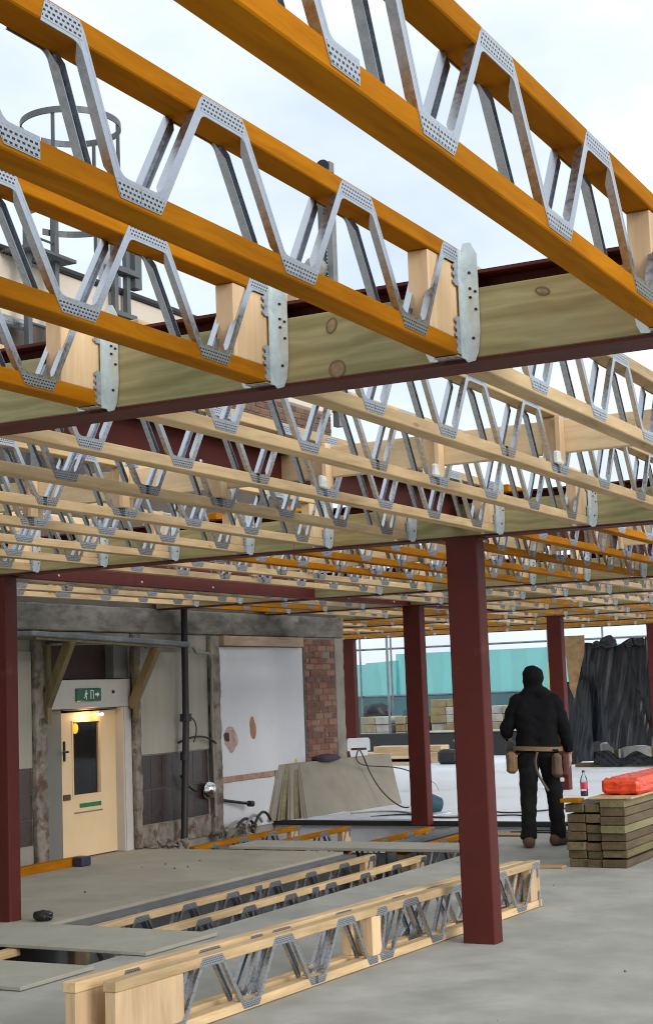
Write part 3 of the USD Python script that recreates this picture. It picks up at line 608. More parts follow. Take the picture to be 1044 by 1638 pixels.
# ladder with hoop cage on the parapet
lad = thing('caged_ladder', 'grey steel access ladder with hoop cage on the cream parapet', 'ladder', (-8.64, 11.50, -.20))
gst = plain('grey_galvanised_tube', (.11, .12, .13), .55, metal=.3, var=.15)
for y in (-.21, .21):
    part('rail', cbox(-.175, -.115, y - .03, y + .03, 3.6, 7.0 if y > 0 else 6.6), gst, lad)
for k in range(9): part('rung', tube([(-.145, -.2, 3.8 + k * .28), (-.145, .2, 3.8 + k * .28)], .012, 6), gst, lad)
for z in (7.06, 6.16):
    a = np.linspace(-2.85, 2.85, 44); o = [(.22 + .47 * math.cos(q), .47 * math.sin(q)) for q in a]; i_ = [(.22 + .458 * math.cos(q), .458 * math.sin(q)) for q in a[::-1]]
    part('hoop', xy(Polygon(o + i_), z - .03, .06), gst, lad)
for a in (-1.3, .35, 1.7): part('cage_strap', box(.22 + .452 * math.cos(a) - .018, .22 + .452 * math.cos(a) + .018, .452 * math.sin(a) - .006, .452 * math.sin(a) + .006, 5.9, 7.06), gst, lad)
gr = [box(-.5 + 0, .0, -.35 + k * .05, -.344 + k * .05, 5.86, 5.89) for k in range(15)] + [box(-.5 + k * .1, -.494 + k * .1, -.35, .35, 5.86, 5.89) for k in range(6)]
part('grating', cat(gr), gst, lad, kind='stuff')
# roof services behind the parapet
solo('flue', cat(tube([(-9.30, 13.35, 5.3), (-9.30, 13.35, 6.45)], .12, 18)), plain('pale_flue_metal', (.42, .42, .42), .5, metal=.3), 'pale grey round flue standing behind the parapet', 'flue', smooth=40)
sp = thing('service_posts', 'pair of grey steel posts with brackets clamped to the cream parapet', 'bracket', (-8.93, 12.9, 0))
for y in (0, .22): part('post', cbox(-.03, .03, y - .03, y + .03, 4.9, 6.25), gst, sp)
part('bracket', cbox(-.05, .08, -.12, .36, 5.86, 5.92), gst, sp); part('bracket', cbox(-.05, .06, -.1, .32, 5.40, 5.45), gst, sp)
part('side_box', cbox(-.05, .06, .30, .42, 5.75, 6.2), gst, sp)
solo('rooftop_unit', cat(cbox(-9.45, -9.2, 9.9, 10.5, 4.62, 4.70), tube([(-8.9, 10.4, 4.95), (-8.9, 11.4, 5.0)], .05, 10)), zinc, 'galvanised duct bracket on the dark wall under the parapet', 'duct bracket')

# mast beyond the end of the building
mast = thing('equipment_mast', 'tall galvanised mast with winch and pulley rising beyond the building', 'mast', (-9.22, 18.35, 0))
part('mast_column', cbox(.03, .13, -.06, .06, 5.0, 8.66, .006), plain('weathered_zinc', (.20, .205, .21), .6, metal=.3), mast); part('guide_rail', cbox(-.10, -.02, -.04, .04, 6.7, 8.6, .006), gst, mast)
for z in (5.2, 5.55): part('wall_bracket', cbox(-.1, .1, -.5, .0, z, z + .08), zinc, mast)
part('pulley', trimesh.creation.cylinder(.09, .05, sections=20).apply_transform(trimesh.transformations.rotation_matrix(math.pi / 2, (1, .25, 0))).apply_translation((.02, -.06, 8.60)), bolt_dark, mast, smooth=40)
part('head_plate', cbox(-.16, .13, -.02, .05, 8.40, 8.52), gst, mast); part('head_box', cbox(-.17, -.09, -.06, .05, 8.45, 8.68), gst, mast)
part('winch_base', cbox(-.30, -.06, -.1, .1, 6.96, 7.1, .02), gst, mast)
part('winch', cat(trimesh.creation.cylinder(.15, .14, sections=24).apply_transform(trimesh.transformations.rotation_matrix(math.pi / 2, (1, 0, 0))).apply_translation((-.12, -.12, 7.18))), plain('winch_casing', (.35, .34, .30), .5, metal=.3), mast, smooth=40)
part('winch_hub', trimesh.creation.cylinder(.055, .20, sections=16).apply_transform(trimesh.transformations.rotation_matrix(math.pi / 2, (1, 0, 0))).apply_translation((-.20, -.14, 7.16)), bolt_dark, mast, smooth=40)
part('rack', cat([box(.0, .03, -.03, .03, 6.9 + .05 * k, 6.925 + .05 * k) for k in range(32)]), bolt_dark, mast, kind='stuff')

# ------------------------------------------------------------------ leaning boards, cables, bucket, chair
lean_m = plain('leaning_board_grey', (.27, .245, .20), .85, var=.10, scale=3, bump=.08, dirt=((.21, .185, .145), 1.6, .5, .75), spec=.25)
stk = thing('leaning_boards', 'stack of grey cement boards leaning against the brick pier wall', 'stack of boards')
for k in range(11):
    off = [0, .022, .044, .10, .122, .144, .20, .222, .27, .292, .314][k]
    a, b = np.array([-8.68 - off, 0.03]), np.array([-8.92 - off * .18, .66 - .005 * (k % 3)])
    d = (b - a) / np.linalg.norm(b - a); nrm = np.array([-d[1], d[0]]) * .018
    y0, y1 = 16.22 + .012 * (k % 4) - off * 1.5, 18.35 + .03 * (k % 3)
    sh = RND.uniform(-.02, .02); P = [a, b, b + nrm, a + nrm]
    m = trimesh.convex.convex_hull(np.array([(p[0] + (.0 if yy_ == y0 else .24), yy_ + (0.0 if q in (0, 3) else .30 * (1 if yy_ == y0 else .6)), p[1]) for yy_ in (y0, y1) for q, p in enumerate(P)]))
    part('cement_board', m, beige_y if k in (3, 6) else lean_m, stk)
solo('cable', tube(curve([(-8.50, 17.2, .68), (-8.62, 17.7, .60), (-8.52, 17.75, .35), (-8.25, 17.75, .08), (-8.0, 17.6, .05)], 26), .009, 6), black_m, 'black cable hanging down over the leaning boards', 'cable')
solo('cable', tube(curve([(-8.55, 17.3, .68), (-8.50, 18.0, .52), (-8.25, 18.5, .35), (-8.15, 18.6, .10)], 24), .008, 6), black_m, 'second black cable slanting across the right end of the boards', 'cable')
solo('cloth_bundle', rough(trimesh.creation.icosphere(3, .12), .05, 6, 2, .04).apply_transform(np.diag([.9, 2.2, .42, 1])).apply_translation((-8.86, 17.1, .675)), plain('dark_purple_cloth', (.05, .035, .06), .9), 'dark purple cloth bundle lying on top of the leaning boards', 'cloth')
solo('white_sheet', rough(box(-8.6, -7.2, 16.05, 17.0, .033, .045), .02, 4, 6, .06), plain('white_plastic_sheet', (.66, .69, .76), .35, var=.05), 'crumpled white plastic sheet on the deck below the leaning boards', 'plastic sheet', smooth=60)
for k, c in enumerate(([(-7.9, 16.3, .045), (-7.4, 16.5, .05), (-7.0, 16.25, .045), (-6.4, 16.6, .045), (-6.0, 16.4, .045)], [(-8.3, 16.6, .06), (-7.8, 16.9, .055), (-7.3, 16.4, .05), (-6.7, 16.7, .045)], [(-6.8, 17.2, .045), (-6.3, 17.0, .045), (-5.9, 17.6, .045), (-5.5, 17.3, .045)])):
    solo('cable', tube(curve(c, 24), .010, 6), [black_m, cop, black_m][k], f'{["black", "grey", "dark"][k]} cable lying across the white deck edge near the bucket, {ORD[k]} from the left', 'cable')
bk = thing('bucket', 'dark teal plastic bucket lying beside the leaning boards column', 'bucket', (-7.45, 16.95, .15), 0)
teal_p = plain('dark_teal_plastic', (.012, .06, .085), .35, var=.05)
part('bucket_body', trimesh.creation.revolve(np.array([[0, -.14], [.10, -.14], [.14, .14], [.150, .14], [.150, .155], [.132, .155], [.095, -.125], [0, -.125]]), sections=28).apply_transform(trimesh.transformations.rotation_matrix(1.3, (.8, -.5, 0))), teal_p, bk, smooth=40)
part('bucket_handle', tube([(.15 * math.cos(a), -.05, .15 + .12 * math.sin(a)) for a in np.linspace(0, math.pi, 14)], .004, 6), zinc, bk)
whp = plain('white_chair_plastic', (.78, .80, .82), .35, var=.03)
ch = thing('plastic_chair', 'white plastic chair back showing above the leaning boards', 'chair', (-10.25, 20.85, .03), 28)
back = sbox(-.13, .36, .13, .71).buffer(.04).difference(sbox(-.11, .575, .11, .598).buffer(.006)).difference(Polygon([(-.2, .2), (-.10, .31), (-.135, .56), (-.19, .56), (-.3, .2)])).difference(Polygon([(.2, .2), (.10, .31), (.135, .56), (.19, .56), (.3, .2)]))
part('backrest', xz(back, .15, .022), whp, ch); part('seat', cbox(-.16, .16, -.18, .15, .29, .315, .01), whp, ch)
for x in (-.14, .14):
    for y in (-.16, .14): part('leg', tube([(x, y, .29), (x * 1.1, y * 1.15, 0.0)], [.02, .014], 8), whp, ch)

# ------------------------------------------------------------------ timber stack with red bag, bottle, scrap
st = thing('timber_stack', 'stack of green treated timber lengths beside the person', 'timber stack', (-4.235, 12.43, 0))
cols = [(0, .155), (.158, .285), (.288, .50)]
tints = [green_y, brown_y, beige_y]
for ci, (a, b) in enumerate(cols):
    n = 7 if ci < 2 else 8; z = 0.0; r = random.Random(ci + 20)
    for k in range(n):
        h = r.choice([.066, .072, .070]); dy = r.uniform(-.03, .03); dx = r.uniform(-.006, .006) * (ci < 2)
        L = 2.2 if ci < 2 else 2.4
        part('timber_length', cbox(a + dx + .002, b + dx - .002, dy, L + dy, z + .001, z + h - .004, .004), r.choice(tints[:2] if ci != 2 or k not in (4, 7) else [beige_y]), st)
        z += h + (.012 if r.random() < .2 else 0)
    if ci == 0: part('timber_length', cbox(-.03, .13, -.05, .10, z, z + .03, .003), orange, st)
    ztop = z
part('pale_cover_board', cbox(.20, .56, -.01, 2.3, ztop + .001, ztop + .018, .003), pale, st)
redbag_m = plain('bright_red_plastic', (.78, .065, .014), .38, var=.10, scale=5, bump=.25, spec=.6)
bagm = rough(cbox(-.16, .17, 0, 1.9, 0, .14, .03), .012, 9, 11, .035); bagm = trimesh.Trimesh(bagm.vertices + bagm.vertex_normals * ((np.abs(meshkit.fbm(np.array(bagm.vertices) * [16, 7, 16], 3, 5) - .5)) * -.045)[:, None], bagm.faces, process=False)
redbag = solo('red_plastic_bag', bagm.apply_transform(trimesh.transformations.rotation_matrix(-.02, (0, 0, 1))).apply_translation((-3.83, 12.62, ztop + .02)), redbag_m, 'bright red plastic wrapped bag lying on top of the timber stack', 'plastic bag', smooth=50)
bt = thing('bottle', 'clear plastic drink bottle with a red label standing on the white deck', 'bottle', (-6.40, 19.55, .031))
clear_p = usdkit.material(stage, LK + 'clear_bottle_plastic', {'f': ('fresnel', {'IOR': 1.4}), 't': ('transparent_bsdf', {'color': (.9, .93, .95)}), 'g': ('glossy_bsdf', {'roughness': .05}), 'm': ('mix_closure', {})}, [('f.fac', 'm.fac'), ('t.BSDF', 'm.closure1'), ('g.BSDF', 'm.closure2')], surface='m.closure')
rv = lambda P, s=20: trimesh.creation.revolve(np.array(P), sections=s)
part('bottle_body', rv([[0, 0], [.045, 0], [.048, .02], [.048, .19], [.040, .23], [.018, .275], [.016, .30], [0, .30]]), clear_p, bt, smooth=50)
part('drink', rv([[0, .003], [.044, .003], [.045, .06], [0, .06]]), plain('dark_cola', (.015, .008, .006), .3), bt, smooth=50)
part('label_band', rv([[.0492, .09], [.0498, .092], [.0498, .168], [.0492, .17]]), plain('red_label', (.55, .02, .06), .4), bt, smooth=50)
part('cap', rv([[0, .327], [.017, .327], [.018, .30], [0, .30]]), plain('black_cap', (.015, .015, .015), .4), bt, smooth=50)
solo('scrap_board', cbox(-5.80, -5.47, 14.72, 14.95, .001, .022), tan_x, 'small orange brown board scrap on the floor left of the person', 'board scrap')
solo('scrap_board', cbox(-4.47, -4.25, 12.30, 12.42, .001, .02), tan_x, 'short tan board scrap at the left foot of the timber stack', 'board scrap')
solo('black_strap', cat(cbox(-5.75, -5.1, 15.10, 15.16, .001, .018, .004), cbox(-5.6, -5.2, 15.25, 15.33, .001, .02, .004)), black_m, 'black rubber strips lying on the floor behind the person', 'rubber strip')
tiny = []
for k in range(26):
    a = trimesh.convex.convex_hull(np.random.default_rng(90 + k).normal(size=(7, 3)) * rr_.uniform(.002, .006)); a.apply_translation((rr_.uniform(-5.3, -1.8), rr_.uniform(5.5, 13), .003)); tiny.append(a)
for k in range(8):
    a = trimesh.convex.convex_hull(np.random.default_rng(60 + k).normal(size=(7, 3)) * .006); a.apply_translation((rr_.uniform(-8.2, -7), rr_.uniform(9, 12.5), .004)); tiny.append(a)
solo('floor_grit', cat(tiny), plain('dark_grit', (.07, .06, .05), .9), 'scattered dark grit and crumbs on the floors', 'grit', kind='stuff')

# ------------------------------------------------------------------ far side: upstand, scaffold, netting, pallets, tarp
ups = thing('roof_upstand', 'low black membrane upstand along the far edge of the white deck', 'upstand')
part('upstand_wall', cbox(-15.4, -9.3, 30.4, 30.6, 0, .52, .02), black_m, ups)
part('upstand_cap', cbox(-13.3, -9.3, 30.36, 30.64, .521, .56, .01), plain('pale_timber_cap', (.45, .42, .34), .8), ups)
pole_m = plain('scaffold_tube', (.22, .24, .27), .4, metal=.7)
sc = thing('scaffold', 'grey tube scaffold behind the roof edge carrying the netting', 'scaffold')
for x in (-18.2, -16.1, -15.3, -10.2): part('scaffold_tube', tube([(x, 33.0, -9), (x, 33.0, 3.6)], .024, 8), pole_m, sc, smooth=40)
for z in (1.30, 2.40): part('scaffold_tube', tube([(-20, 33.05, z), (-8, 33.05, z)], .024, 8), pole_m, sc, smooth=40)
part('scaffold_tube', tube([(-14.35, 30.75, .0), (-14.35, 30.75, 2.6)], .03, 8), pole_m, sc, smooth=40)
part('scaffold_tube', tube([(-10.76, 31.0, .0), (-10.76, 31.0, 1.9)], .03, 8), plain('yellow_tube', (.55, .45, .10), .5), sc, smooth=40, label='yellow scaffold tube behind the person')
part('scaffold_tube', tube([(-10.76, 31.0, 1.9), (-10.76, 31.0, 2.6)], .024, 8), pole_m, sc, smooth=40)
def netmat(name, c, tr):
    return usdkit.material(stage, LK + name, {'d': ('diffuse_bsdf', {'color': c}), 'tl': ('translucent_bsdf', {'color': c}), 'm': ('mix_closure', {'fac': .62}), 't': ('transparent_bsdf', {}), 'm2': ('mix_closure', {'fac': tr})},
                           [('d.BSDF', 'm.closure1'), ('tl.BSDF', 'm.closure2'), ('m.closure', 'm2.closure1'), ('t.BSDF', 'm2.closure2')], surface='m2.closure')
net_a = netmat('teal_netting', (.13, .52, .50), .15); net_b = netmat('dark_teal_netting', (.03, .12, .13), .08)
def drape(x0, x1, z0, z1, y, amp, seed, nx=60, nz=10, topdip=0.0, sc_=2.2, np_=2):
    X, Z = np.meshgrid(np.linspace(x0, x1, nx), np.linspace(0, 1, nz)); w = (X - x0) / (x1 - x0)
    top = z1 - topdip * (np.sin(w * math.pi * np_) ** 2) * (.6 + .8 * (w < .5)); ZZ = z0 + (top - z0) * Z
    q = np.stack([X * sc_, Z * .8, np.full_like(X, seed)], -1)
    Y = y + amp * (meshkit.fbm(q, 3, seed) - .5) * 2 + amp * .4 * np.sin(X * 9 + seed)
    V = np.stack([X, Y, ZZ], -1).reshape(-1, 3); F = []
    for j in range(nz - 1):
        for i in range(nx - 1):
            a = j * nx + i; F += [[a, a + 1, a + nx + 1], [a, a + nx + 1, a + nx]]
    return trimesh.Trimesh(V, F, process=False)
def sheet(m, t=.004):
    v = m.vertices; n = m.vertex_normals; k = len(v)
    m2 = trimesh.Trimesh(np.vstack([v + n * t / 2, v - n * t / 2]), np.vstack([m.faces, m.faces[:, ::-1] + k]), process=False); return m2
solo('debris_netting', drape(-15.28, -8.6, 1.32, 2.27, 33.2, .05, 3, nx=90, topdip=.0), net_a, 'pale teal debris netting between the red columns', 'netting', 'green netting on the scaffold', smooth=True)
solo('debris_netting', drape(-16.9, -15.20, 1.28, 2.12, 33.2, .10, 5, topdip=.05, np_=1), net_a, 'teal debris netting sagging left beside the far column', 'netting', 'green netting on the scaffold', smooth=True)
solo('debris_netting', drape(-16.5, -8.6, .30, 1.30, 33.3, .06, 8), net_b, 'dark grey teal netting hanging below the pale band', 'netting', 'green netting on the scaffold', smooth=True)
# far rooftops and tree tops showing dark under the netting
fr = thing('far_terrace', 'dark far terrace behind the scaffold', 'terrace')
part('terrace_floor', box(-20, -8, 30.7, 36, -.3, .28), plain('grey_gravel_roof', (.38, .37, .35), .95, var=.3, scale=6), fr)
blk = [plain(f'pale_stone_block_{i}', c, .9, var=.2, scale=8) for i, c in enumerate([(.42, .40, .36), (.34, .29, .19), (.27, .21, .11)])]
for pi, (px, n, hh) in enumerate(((-14.9, 2, 3), (-14.05, 3, 3), (-13.2, 2, 5), (-11.9, 2, 4))):
    t = thing('block_pallet', f'{["white and grey", "pale", "yellowish", "sandy"][pi]} stone blocks on a pallet behind the black upstand, {ORD[pi]} from left', 'pallet of blocks', (px, 31.5, .28), group='pallets of stone blocks')
    part('pallet', cat([box(-.38, .38, -.4 + .2 * k, -.28 + .2 * k, .0, .08) for k in range(5)]), tan_x, t)
    for z in range(hh):
        for k in range(n):
            part('stone_block', cbox(-.36 + k * .72 / n + .006, -.36 + (k + 1) * .72 / n - .006, -.36 + RND.uniform(-.03, .03), .36, .081 + z * .17, .081 + z * .17 + .164, .01), blk[(pi + RND.randrange(2)) % 3], t)
for k, (x, y, r_) in enumerate(((-15.4, 32.3, .30), (-14.5, 32.5, .26), (-12.6, 32.4, .24), (-11.2, 32.2, .28))):
    solo('rubble_sack', rough(trimesh.creation.icosphere(3, r_), .09, 5, 40 + k, .06).apply_transform(np.diag([1.2, .8, .8, 1])).apply_translation((x, y, .28 + r_ * 2.1)), [black_m, teal_p, black_m, teal_p][k], f'dark rubble sack on the terrace under the netting, {ORD[k]} from left', 'sack', 'dark sacks under the netting', smooth=60)
    solo('sack_crate', cbox(x - .3, x + .3, y - .22, y + .22, .281, .28 + r_ * 1.5, .02), blk[k % 3], f'stone crate under the {ORD[k]} dark sack from left', 'crate')
# planks and packs on the deck in front of the upstand
pk = thing('plank_pile', 'pile of pale planks and packs on the white deck in front of the black upstand', 'plank pile', (-12.9, 27.6, .035))
for k in range(9):
    part('plank', cbox(-.95 + .08 * (k % 3), .85 - .1 * (k % 2), -.5 + .11 * (k % 5), -.40 + .11 * (k % 5), .06 * (k // 5 + k % 2), .06 * (k // 5 + k % 2) + .05, .004), [pale_x, tan_x, pale_x][k % 3], pk)
part('board_pack', cbox(-1.15, .95, .25, .75, 0, .20, .01), pale_x, pk); part('board_pack', cbox(-.5, .95, .3, .7, .201, .32, .01), pale_x, pk)
solo('dark_toolbag', rough(cbox(-11.75, -11.35, 27.2, 27.6, .04, .30, .05), .03, 7, 3, .05), black_m, 'dark tool bag beside the plank pile near the slim column', 'tool bag')
# wire fence rail between columns
hr = thing('edge_handrail', 'thin grey handrail frame in front of the black upstand', 'handrail', (-11.8, 29.6, .03))
for x in (-.35, .12): part('rail_post', tube([(x, 0, 0), (x - .03, 0, .95)], .02, 8), pole_m, hr)
for z in (.35, .75): part('rail', tube([(-.6, 0, z), (.14, 0, z)], .016, 8), pole_m, hr)
# tall tarpaulin covered enclosure at right
tarp_m = plain('black_polythene', (.012, .014, .018), .30, var=.3, scale=2, bump=.12, spec=.5)
tp = thing('tarpaulin_screen', 'black polythene sheeting hung in folds over a frame at the right', 'tarpaulin')
TY = 25.9
def folds(x0, x1, z0, z1, y, amp, seed, nx=70, nz=40, hem=.08):
    X, Z = np.meshgrid(np.linspace(x0, x1, nx), np.linspace(0, 1, nz))
    hemz = z0 + hem * (meshkit.noise(np.stack([X * 5, X * 0, X * 0 + seed], -1)) - .3) * 2; topz = z1 + .08 * (meshkit.noise(np.stack([X * 4, X * 0 + 9, X * 0 + seed], -1)) - .5) * 2
    ZZ = hemz + (topz - hemz) * Z
    q = np.stack([X * 2.3 + Z * .9, Z * .8, np.full_like(X, seed * 1.7)], -1); q2 = np.stack([X * 8 - Z * 2, Z * 1.2, np.full_like(X, seed)], -1)
    ridge = np.abs(meshkit.fbm(q, 2, seed) - .5) * 2; Y = y - amp * ridge * (1.1 - .6 * Z) - amp * .22 * np.abs(meshkit.fbm(q2, 2, seed + 4) - .5) * 2
    V = np.stack([X, Y, ZZ], -1).reshape(-1, 3); F = []
    for j in range(nz - 1):
        for i in range(nx - 1):
            a = j * nx + i; F += [[a, a + 1, a + nx + 1], [a, a + nx + 1, a + nx]]
    return sheet(trimesh.Trimesh(V, F, process=False), .006)
part('sheet', folds(-8.62, -7.18, .36, 2.12, TY, .30, 4), tarp_m, tp, smooth=50)
part('sheet', folds(-8.72, -8.22, .10, 1.5, TY - .12, .22, 9, 30, 30), tarp_m, tp, smooth=50)
part('sheet', folds(-8.25, -7.18, .06, .24, TY - .1, .10, 2, 40, 8, .02), tarp_m, tp, smooth=50)
for x, z, r in ((-7.88, 2.17, .10), (-8.08, 2.13, .07), (-7.35, 2.16, .08), (-7.5, 2.12, .06)):
    part('crumpled_top', rough(trimesh.creation.icosphere(3, r), .07, 8, int(r * 100), .03).apply_transform(np.diag([1.3, .8, 1.0, 1])).apply_translation((x, TY - .1, z - .03)), tarp_m, tp, smooth=50)
for x in (-8.6, -7.9, -7.25): part('frame_post', cbox(x - .035, x + .035, TY + .05, TY + .12, .03, 2.2), brace_wood, tp)
part('base_sill', cbox(-8.6, -7.2, TY - .02, TY + .04, .03, .11), brace_wood, tp)
ins = Polygon([(-8.56, 2.27), (-8.20, 2.27), (-8.22, 1.95), (-8.34, 1.55), (-8.43, 1.22), (-8.50, 1.4), (-8.54, 1.9)])
solo('insulation_flap', rough(xz(ins, TY - .42, .03), .012, 6, 5, .06), plain('brown_insulation', (.33, .21, .10), .9, var=.3, scale=10, bump=.4), 'brown fibre board flap hanging at the left of the black sheeting', 'board flap')
solo('stored_packs', cat(cbox(-8.25, -7.9, TY + .3, TY + .8, .03, .42, .02), cbox(-7.85, -7.3, TY + .3, TY + .8, .03, .38, .02)), plain('pale_grey_packs', (.52, .52, .50), .8), 'pale grey packs stored under the black sheeting', 'packs')

# ------------------------------------------------------------------ the person
def hull_chain(joints, bones):
    tot = None
    for a, b in bones:
        sp_ = [manifold3d.Manifold.sphere(joints[k][1], 20).translate(tuple(map(float, joints[k][0]))) for k in (a, b)]
        h = manifold3d.Manifold.batch_hull(sp_); tot = h if tot is None else tot + h
    return tot
def to_tri(man, edge, it=8):
    man = man.refine_to_length(edge); m = man.to_mesh(); t = trimesh.Trimesh(np.array(m.vert_properties)[:, :3], np.array(m.tri_verts), process=True)
    trimesh.smoothing.filter_taubin(t, iterations=it); return t
# local frame: +x right, +y forward (away from the viewer), z up
cloth = plain('black_hoodie_cloth', (.0075, .0075, .009), .95, var=.3, scale=14, bump=.4, spec=.15)
trous = plain('black_work_trousers', (.012, .0115, .012), .9, var=.3, scale=16, bump=.4, spec=.2)
skin = plain('skin', (.42, .25, .18), .55, var=.1)
leather = plain('tan_leather', (.20, .12, .055), .7, var=.25, scale=12, bump=.3)
boot_m = plain('brown_suede', (.13, .075, .045), .85, var=.25, scale=16, bump=.3)
glove = plain('grey_glove', (.20, .20, .21), .85, var=.3)
J = {'pel': ((0, 0, .93), .10), 'pelL': ((-.085, 0, .92), .10), 'pelR': ((.085, 0, .92), .10), 'wa': ((0, -.005, 1.05), .11), 'chL': ((-.085, 0, 1.22), .112), 'chR': ((.085, 0, 1.22), .112), 'upL': ((-.12, .0, 1.32), .085), 'upR': ((.12, .0, 1.32), .085), 'nk': ((-.005, .0, 1.42), .062), 'hdb': ((-.01, .02, 1.47), .07),
     'hipL': ((-.095, 0, .88), .098), 'knL': ((-.10, .02, .475), .060), 'anL': ((-.125, -.01, .10), .046), 'hipR': ((.09, .02, .88), .098), 'knR': ((.13, .09, .475), .060), 'anR': ((.15, .14, .10), .046)}
body = hull_chain(J, [('pelL', 'pelR'), ('pel', 'wa'), ('wa', 'chL'), ('wa', 'chR'), ('chL', 'chR'), ('chL', 'upL'), ('chR', 'upR'), ('upL', 'upR'), ('upL', 'nk'), ('upR', 'nk'), ('nk', 'hdb'), ('hipL', 'knL'), ('knL', 'anL'), ('hipR', 'knR'), ('knR', 'anR'), ('pelL', 'hipL'), ('pelR', 'hipR')])
yaw_p = math.degrees(math.atan2(4.96, 13.9))
per = thing('person', 'person in black hooded top and tool belt standing with back turned', 'person', (-4.97, 13.88, 0), yaw_p)
def rest(J2, bones): return hull_chain(J2, bones)
# body core (skin under clothes): head and hands
head = manifold3d.Manifold.batch_hull([manifold3d.Manifold.sphere(.082, 24).translate((-.01, .015, 1.56)), manifold3d.Manifold.sphere(.078, 24).translate((-.01, .035, 1.545)), manifold3d.Manifold.sphere(.045, 16).translate((-.01, .065, 1.48))])
nose = manifold3d.Manifold.batch_hull([manifold3d.Manifold.sphere(.010, 12).translate((-.012, .118, 1.53)), manifold3d.Manifold.sphere(.014, 12).translate((-.012, .122, 1.505))])
def hand(origin, d, side, thumb_dir):
    o = np.array(origin, float); d = np.array(d, float) / np.linalg.norm(d); s = np.array(side, float); s -= d * (s @ d); s /= np.linalg.norm(s); n = np.cross(s, d)
    S = lambda p, r: manifold3d.Manifold.sphere(r, 12).translate(tuple(map(float, p)))
    Hh = manifold3d.Manifold.batch_hull([S(o, .022), S(o + d * .085 + s * .030, .014), S(o + d * .085 - s * .030, .014)])
    for k, (u_, L) in enumerate(((-.030, .062), (-.010, .074), (.010, .078), (.029, .070))):
        b0 = o + d * .085 + s * u_; b1 = b0 + d * L * .5 + n * .008; b2 = b1 + d * L * .36 + n * .024
        Hh += manifold3d.Manifold.batch_hull([S(b0, .0098), S(b1, .009)]); Hh += manifold3d.Manifold.batch_hull([S(b1, .009), S(b2, .008)])
    t0 = o + d * .025 + s * .022 * thumb_dir; t1 = t0 + d * .04 + s * .03 * thumb_dir + n * .01; t2 = t1 + d * .03 + n * .012
    Hh += manifold3d.Manifold.batch_hull([S(t0, .015), S(t1, .011)]); Hh += manifold3d.Manifold.batch_hull([S(t1, .011), S(t2, .009)])
    return Hh
AL = {'sh': ((-.165, .0, 1.335), .066), 'el': ((-.275, .0, 1.085), .050), 'wr': ((-.275, .13, 1.0), .036)}
AR = {'sh': ((.165, .0, 1.335), .066), 'el': ((.250, -.01, 1.07), .050), 'wr': ((.285, .06, .87), .036)}
arms = hull_chain(AL, [('sh', 'el'), ('el', 'wr')]) + hull_chain(AR, [('sh', 'el'), ('el', 'wr')])
lh = hand((-.275, .14, .985), (.10, .35, -.75), (1, .2, .2), 1); rh = hand((.287, .065, .855), (.05, .12, -1), (.2, 1, 0), 1)
feet = None
for x, y, a in ((-.125, -.01, -.05), (.15, .14, .65)):
    dv = np.array([math.sin(a), math.cos(a), 0]); S = lambda p, r: manifold3d.Manifold.sphere(r, 14).translate(tuple(map(float, p)))
    base = np.array([x, y, 0])
    f = manifold3d.Manifold.batch_hull([S(base + (0, 0, .09), .046), S(base - dv * .05 + (0, 0, .045), .042), S(base + dv * .15 + (0, 0, .042), .038)]); feet = f if feet is None else feet + f
core = to_tri(body + head + nose + arms + lh + rh + feet, .022, 6)
pb = part('body', core, skin, per, smooth=True)
# clothes: slightly larger shells
def grow(J, g, extra={}): return {k: (p, r + g + extra.get(k, 0)) for k, (p, r) in J.items()}
Jh = {'hemL': ((-.085, -.005, .90), .125), 'hemR': ((.085, -.005, .90), .125), 'waL': ((-.065, -.005, 1.05), .126), 'waR': ((.065, -.005, 1.05), .126), 'chL': ((-.09, 0, 1.22), .130), 'chR': ((.09, 0, 1.22), .130), 'upL': ((-.12, 0, 1.325), .092), 'upR': ((.12, 0, 1.325), .092), 'nk': ((-.005, -.005, 1.44), .085), 'hd': ((-.012, .0, 1.555), .098), 'hdt': ((-.014, .015, 1.582), .094), 'hcr': ((-.012, -.005, 1.612), .072), 'hl': ((-.01, .02, 1.49), .088)}
top = hull_chain(Jh, [('hemL', 'hemR'), ('hemL', 'waL'), ('hemR', 'waR'), ('waL', 'waR'), ('waL', 'chL'), ('waR', 'chR'), ('chL', 'chR'), ('waL', 'chR'), ('waR', 'chL'), ('chL', 'upL'), ('chR', 'upR'), ('upL', 'upR'), ('upL', 'nk'), ('upR', 'nk'), ('nk', 'hl'), ('hl', 'hd'), ('hd', 'hdt'), ('hd', 'hcr'), ('hdt', 'hcr')])
slv = hull_chain({'sh': ((-.165, 0, 1.335), .082), 'el': ((-.278, .0, 1.085), .066), 'wr': ((-.278, .115, 1.015), .046)}, [('sh', 'el'), ('el', 'wr')]) + hull_chain({'sh': ((.165, 0, 1.335), .082), 'el': ((.252, -.01, 1.07), .065), 'wr': ((.284, .05, .895), .046)}, [('sh', 'el'), ('el', 'wr')])
for a, b in (((-.13, 0, 1.30), (-.205, .0, 1.2)), ((.13, 0, 1.30), (.195, 0, 1.19))):
    slv += manifold3d.Manifold.batch_hull([manifold3d.Manifold.sphere(.09, 16).translate(a), manifold3d.Manifold.sphere(.074, 16).translate(b)])
cutbox = manifold3d.Manifold.cube((2, 2, 1), True).translate((0, 0, .87 - .5))
face_open = manifold3d.Manifold.sphere(.075, 20).scale((1, 1.2, 1.25)).translate((-.01, .125, 1.53))
hood = to_tri((top - cutbox + slv) - face_open, .024, 6)
hv_ = np.array(hood.vertices); hood.vertices = hv_ + hood.vertex_normals * ((meshkit.fbm(hv_ * np.array([11, 11, 16]), 3, 2) - .5) * .034)[:, None]
part('hooded_top', hood, cloth, per, smooth=True)
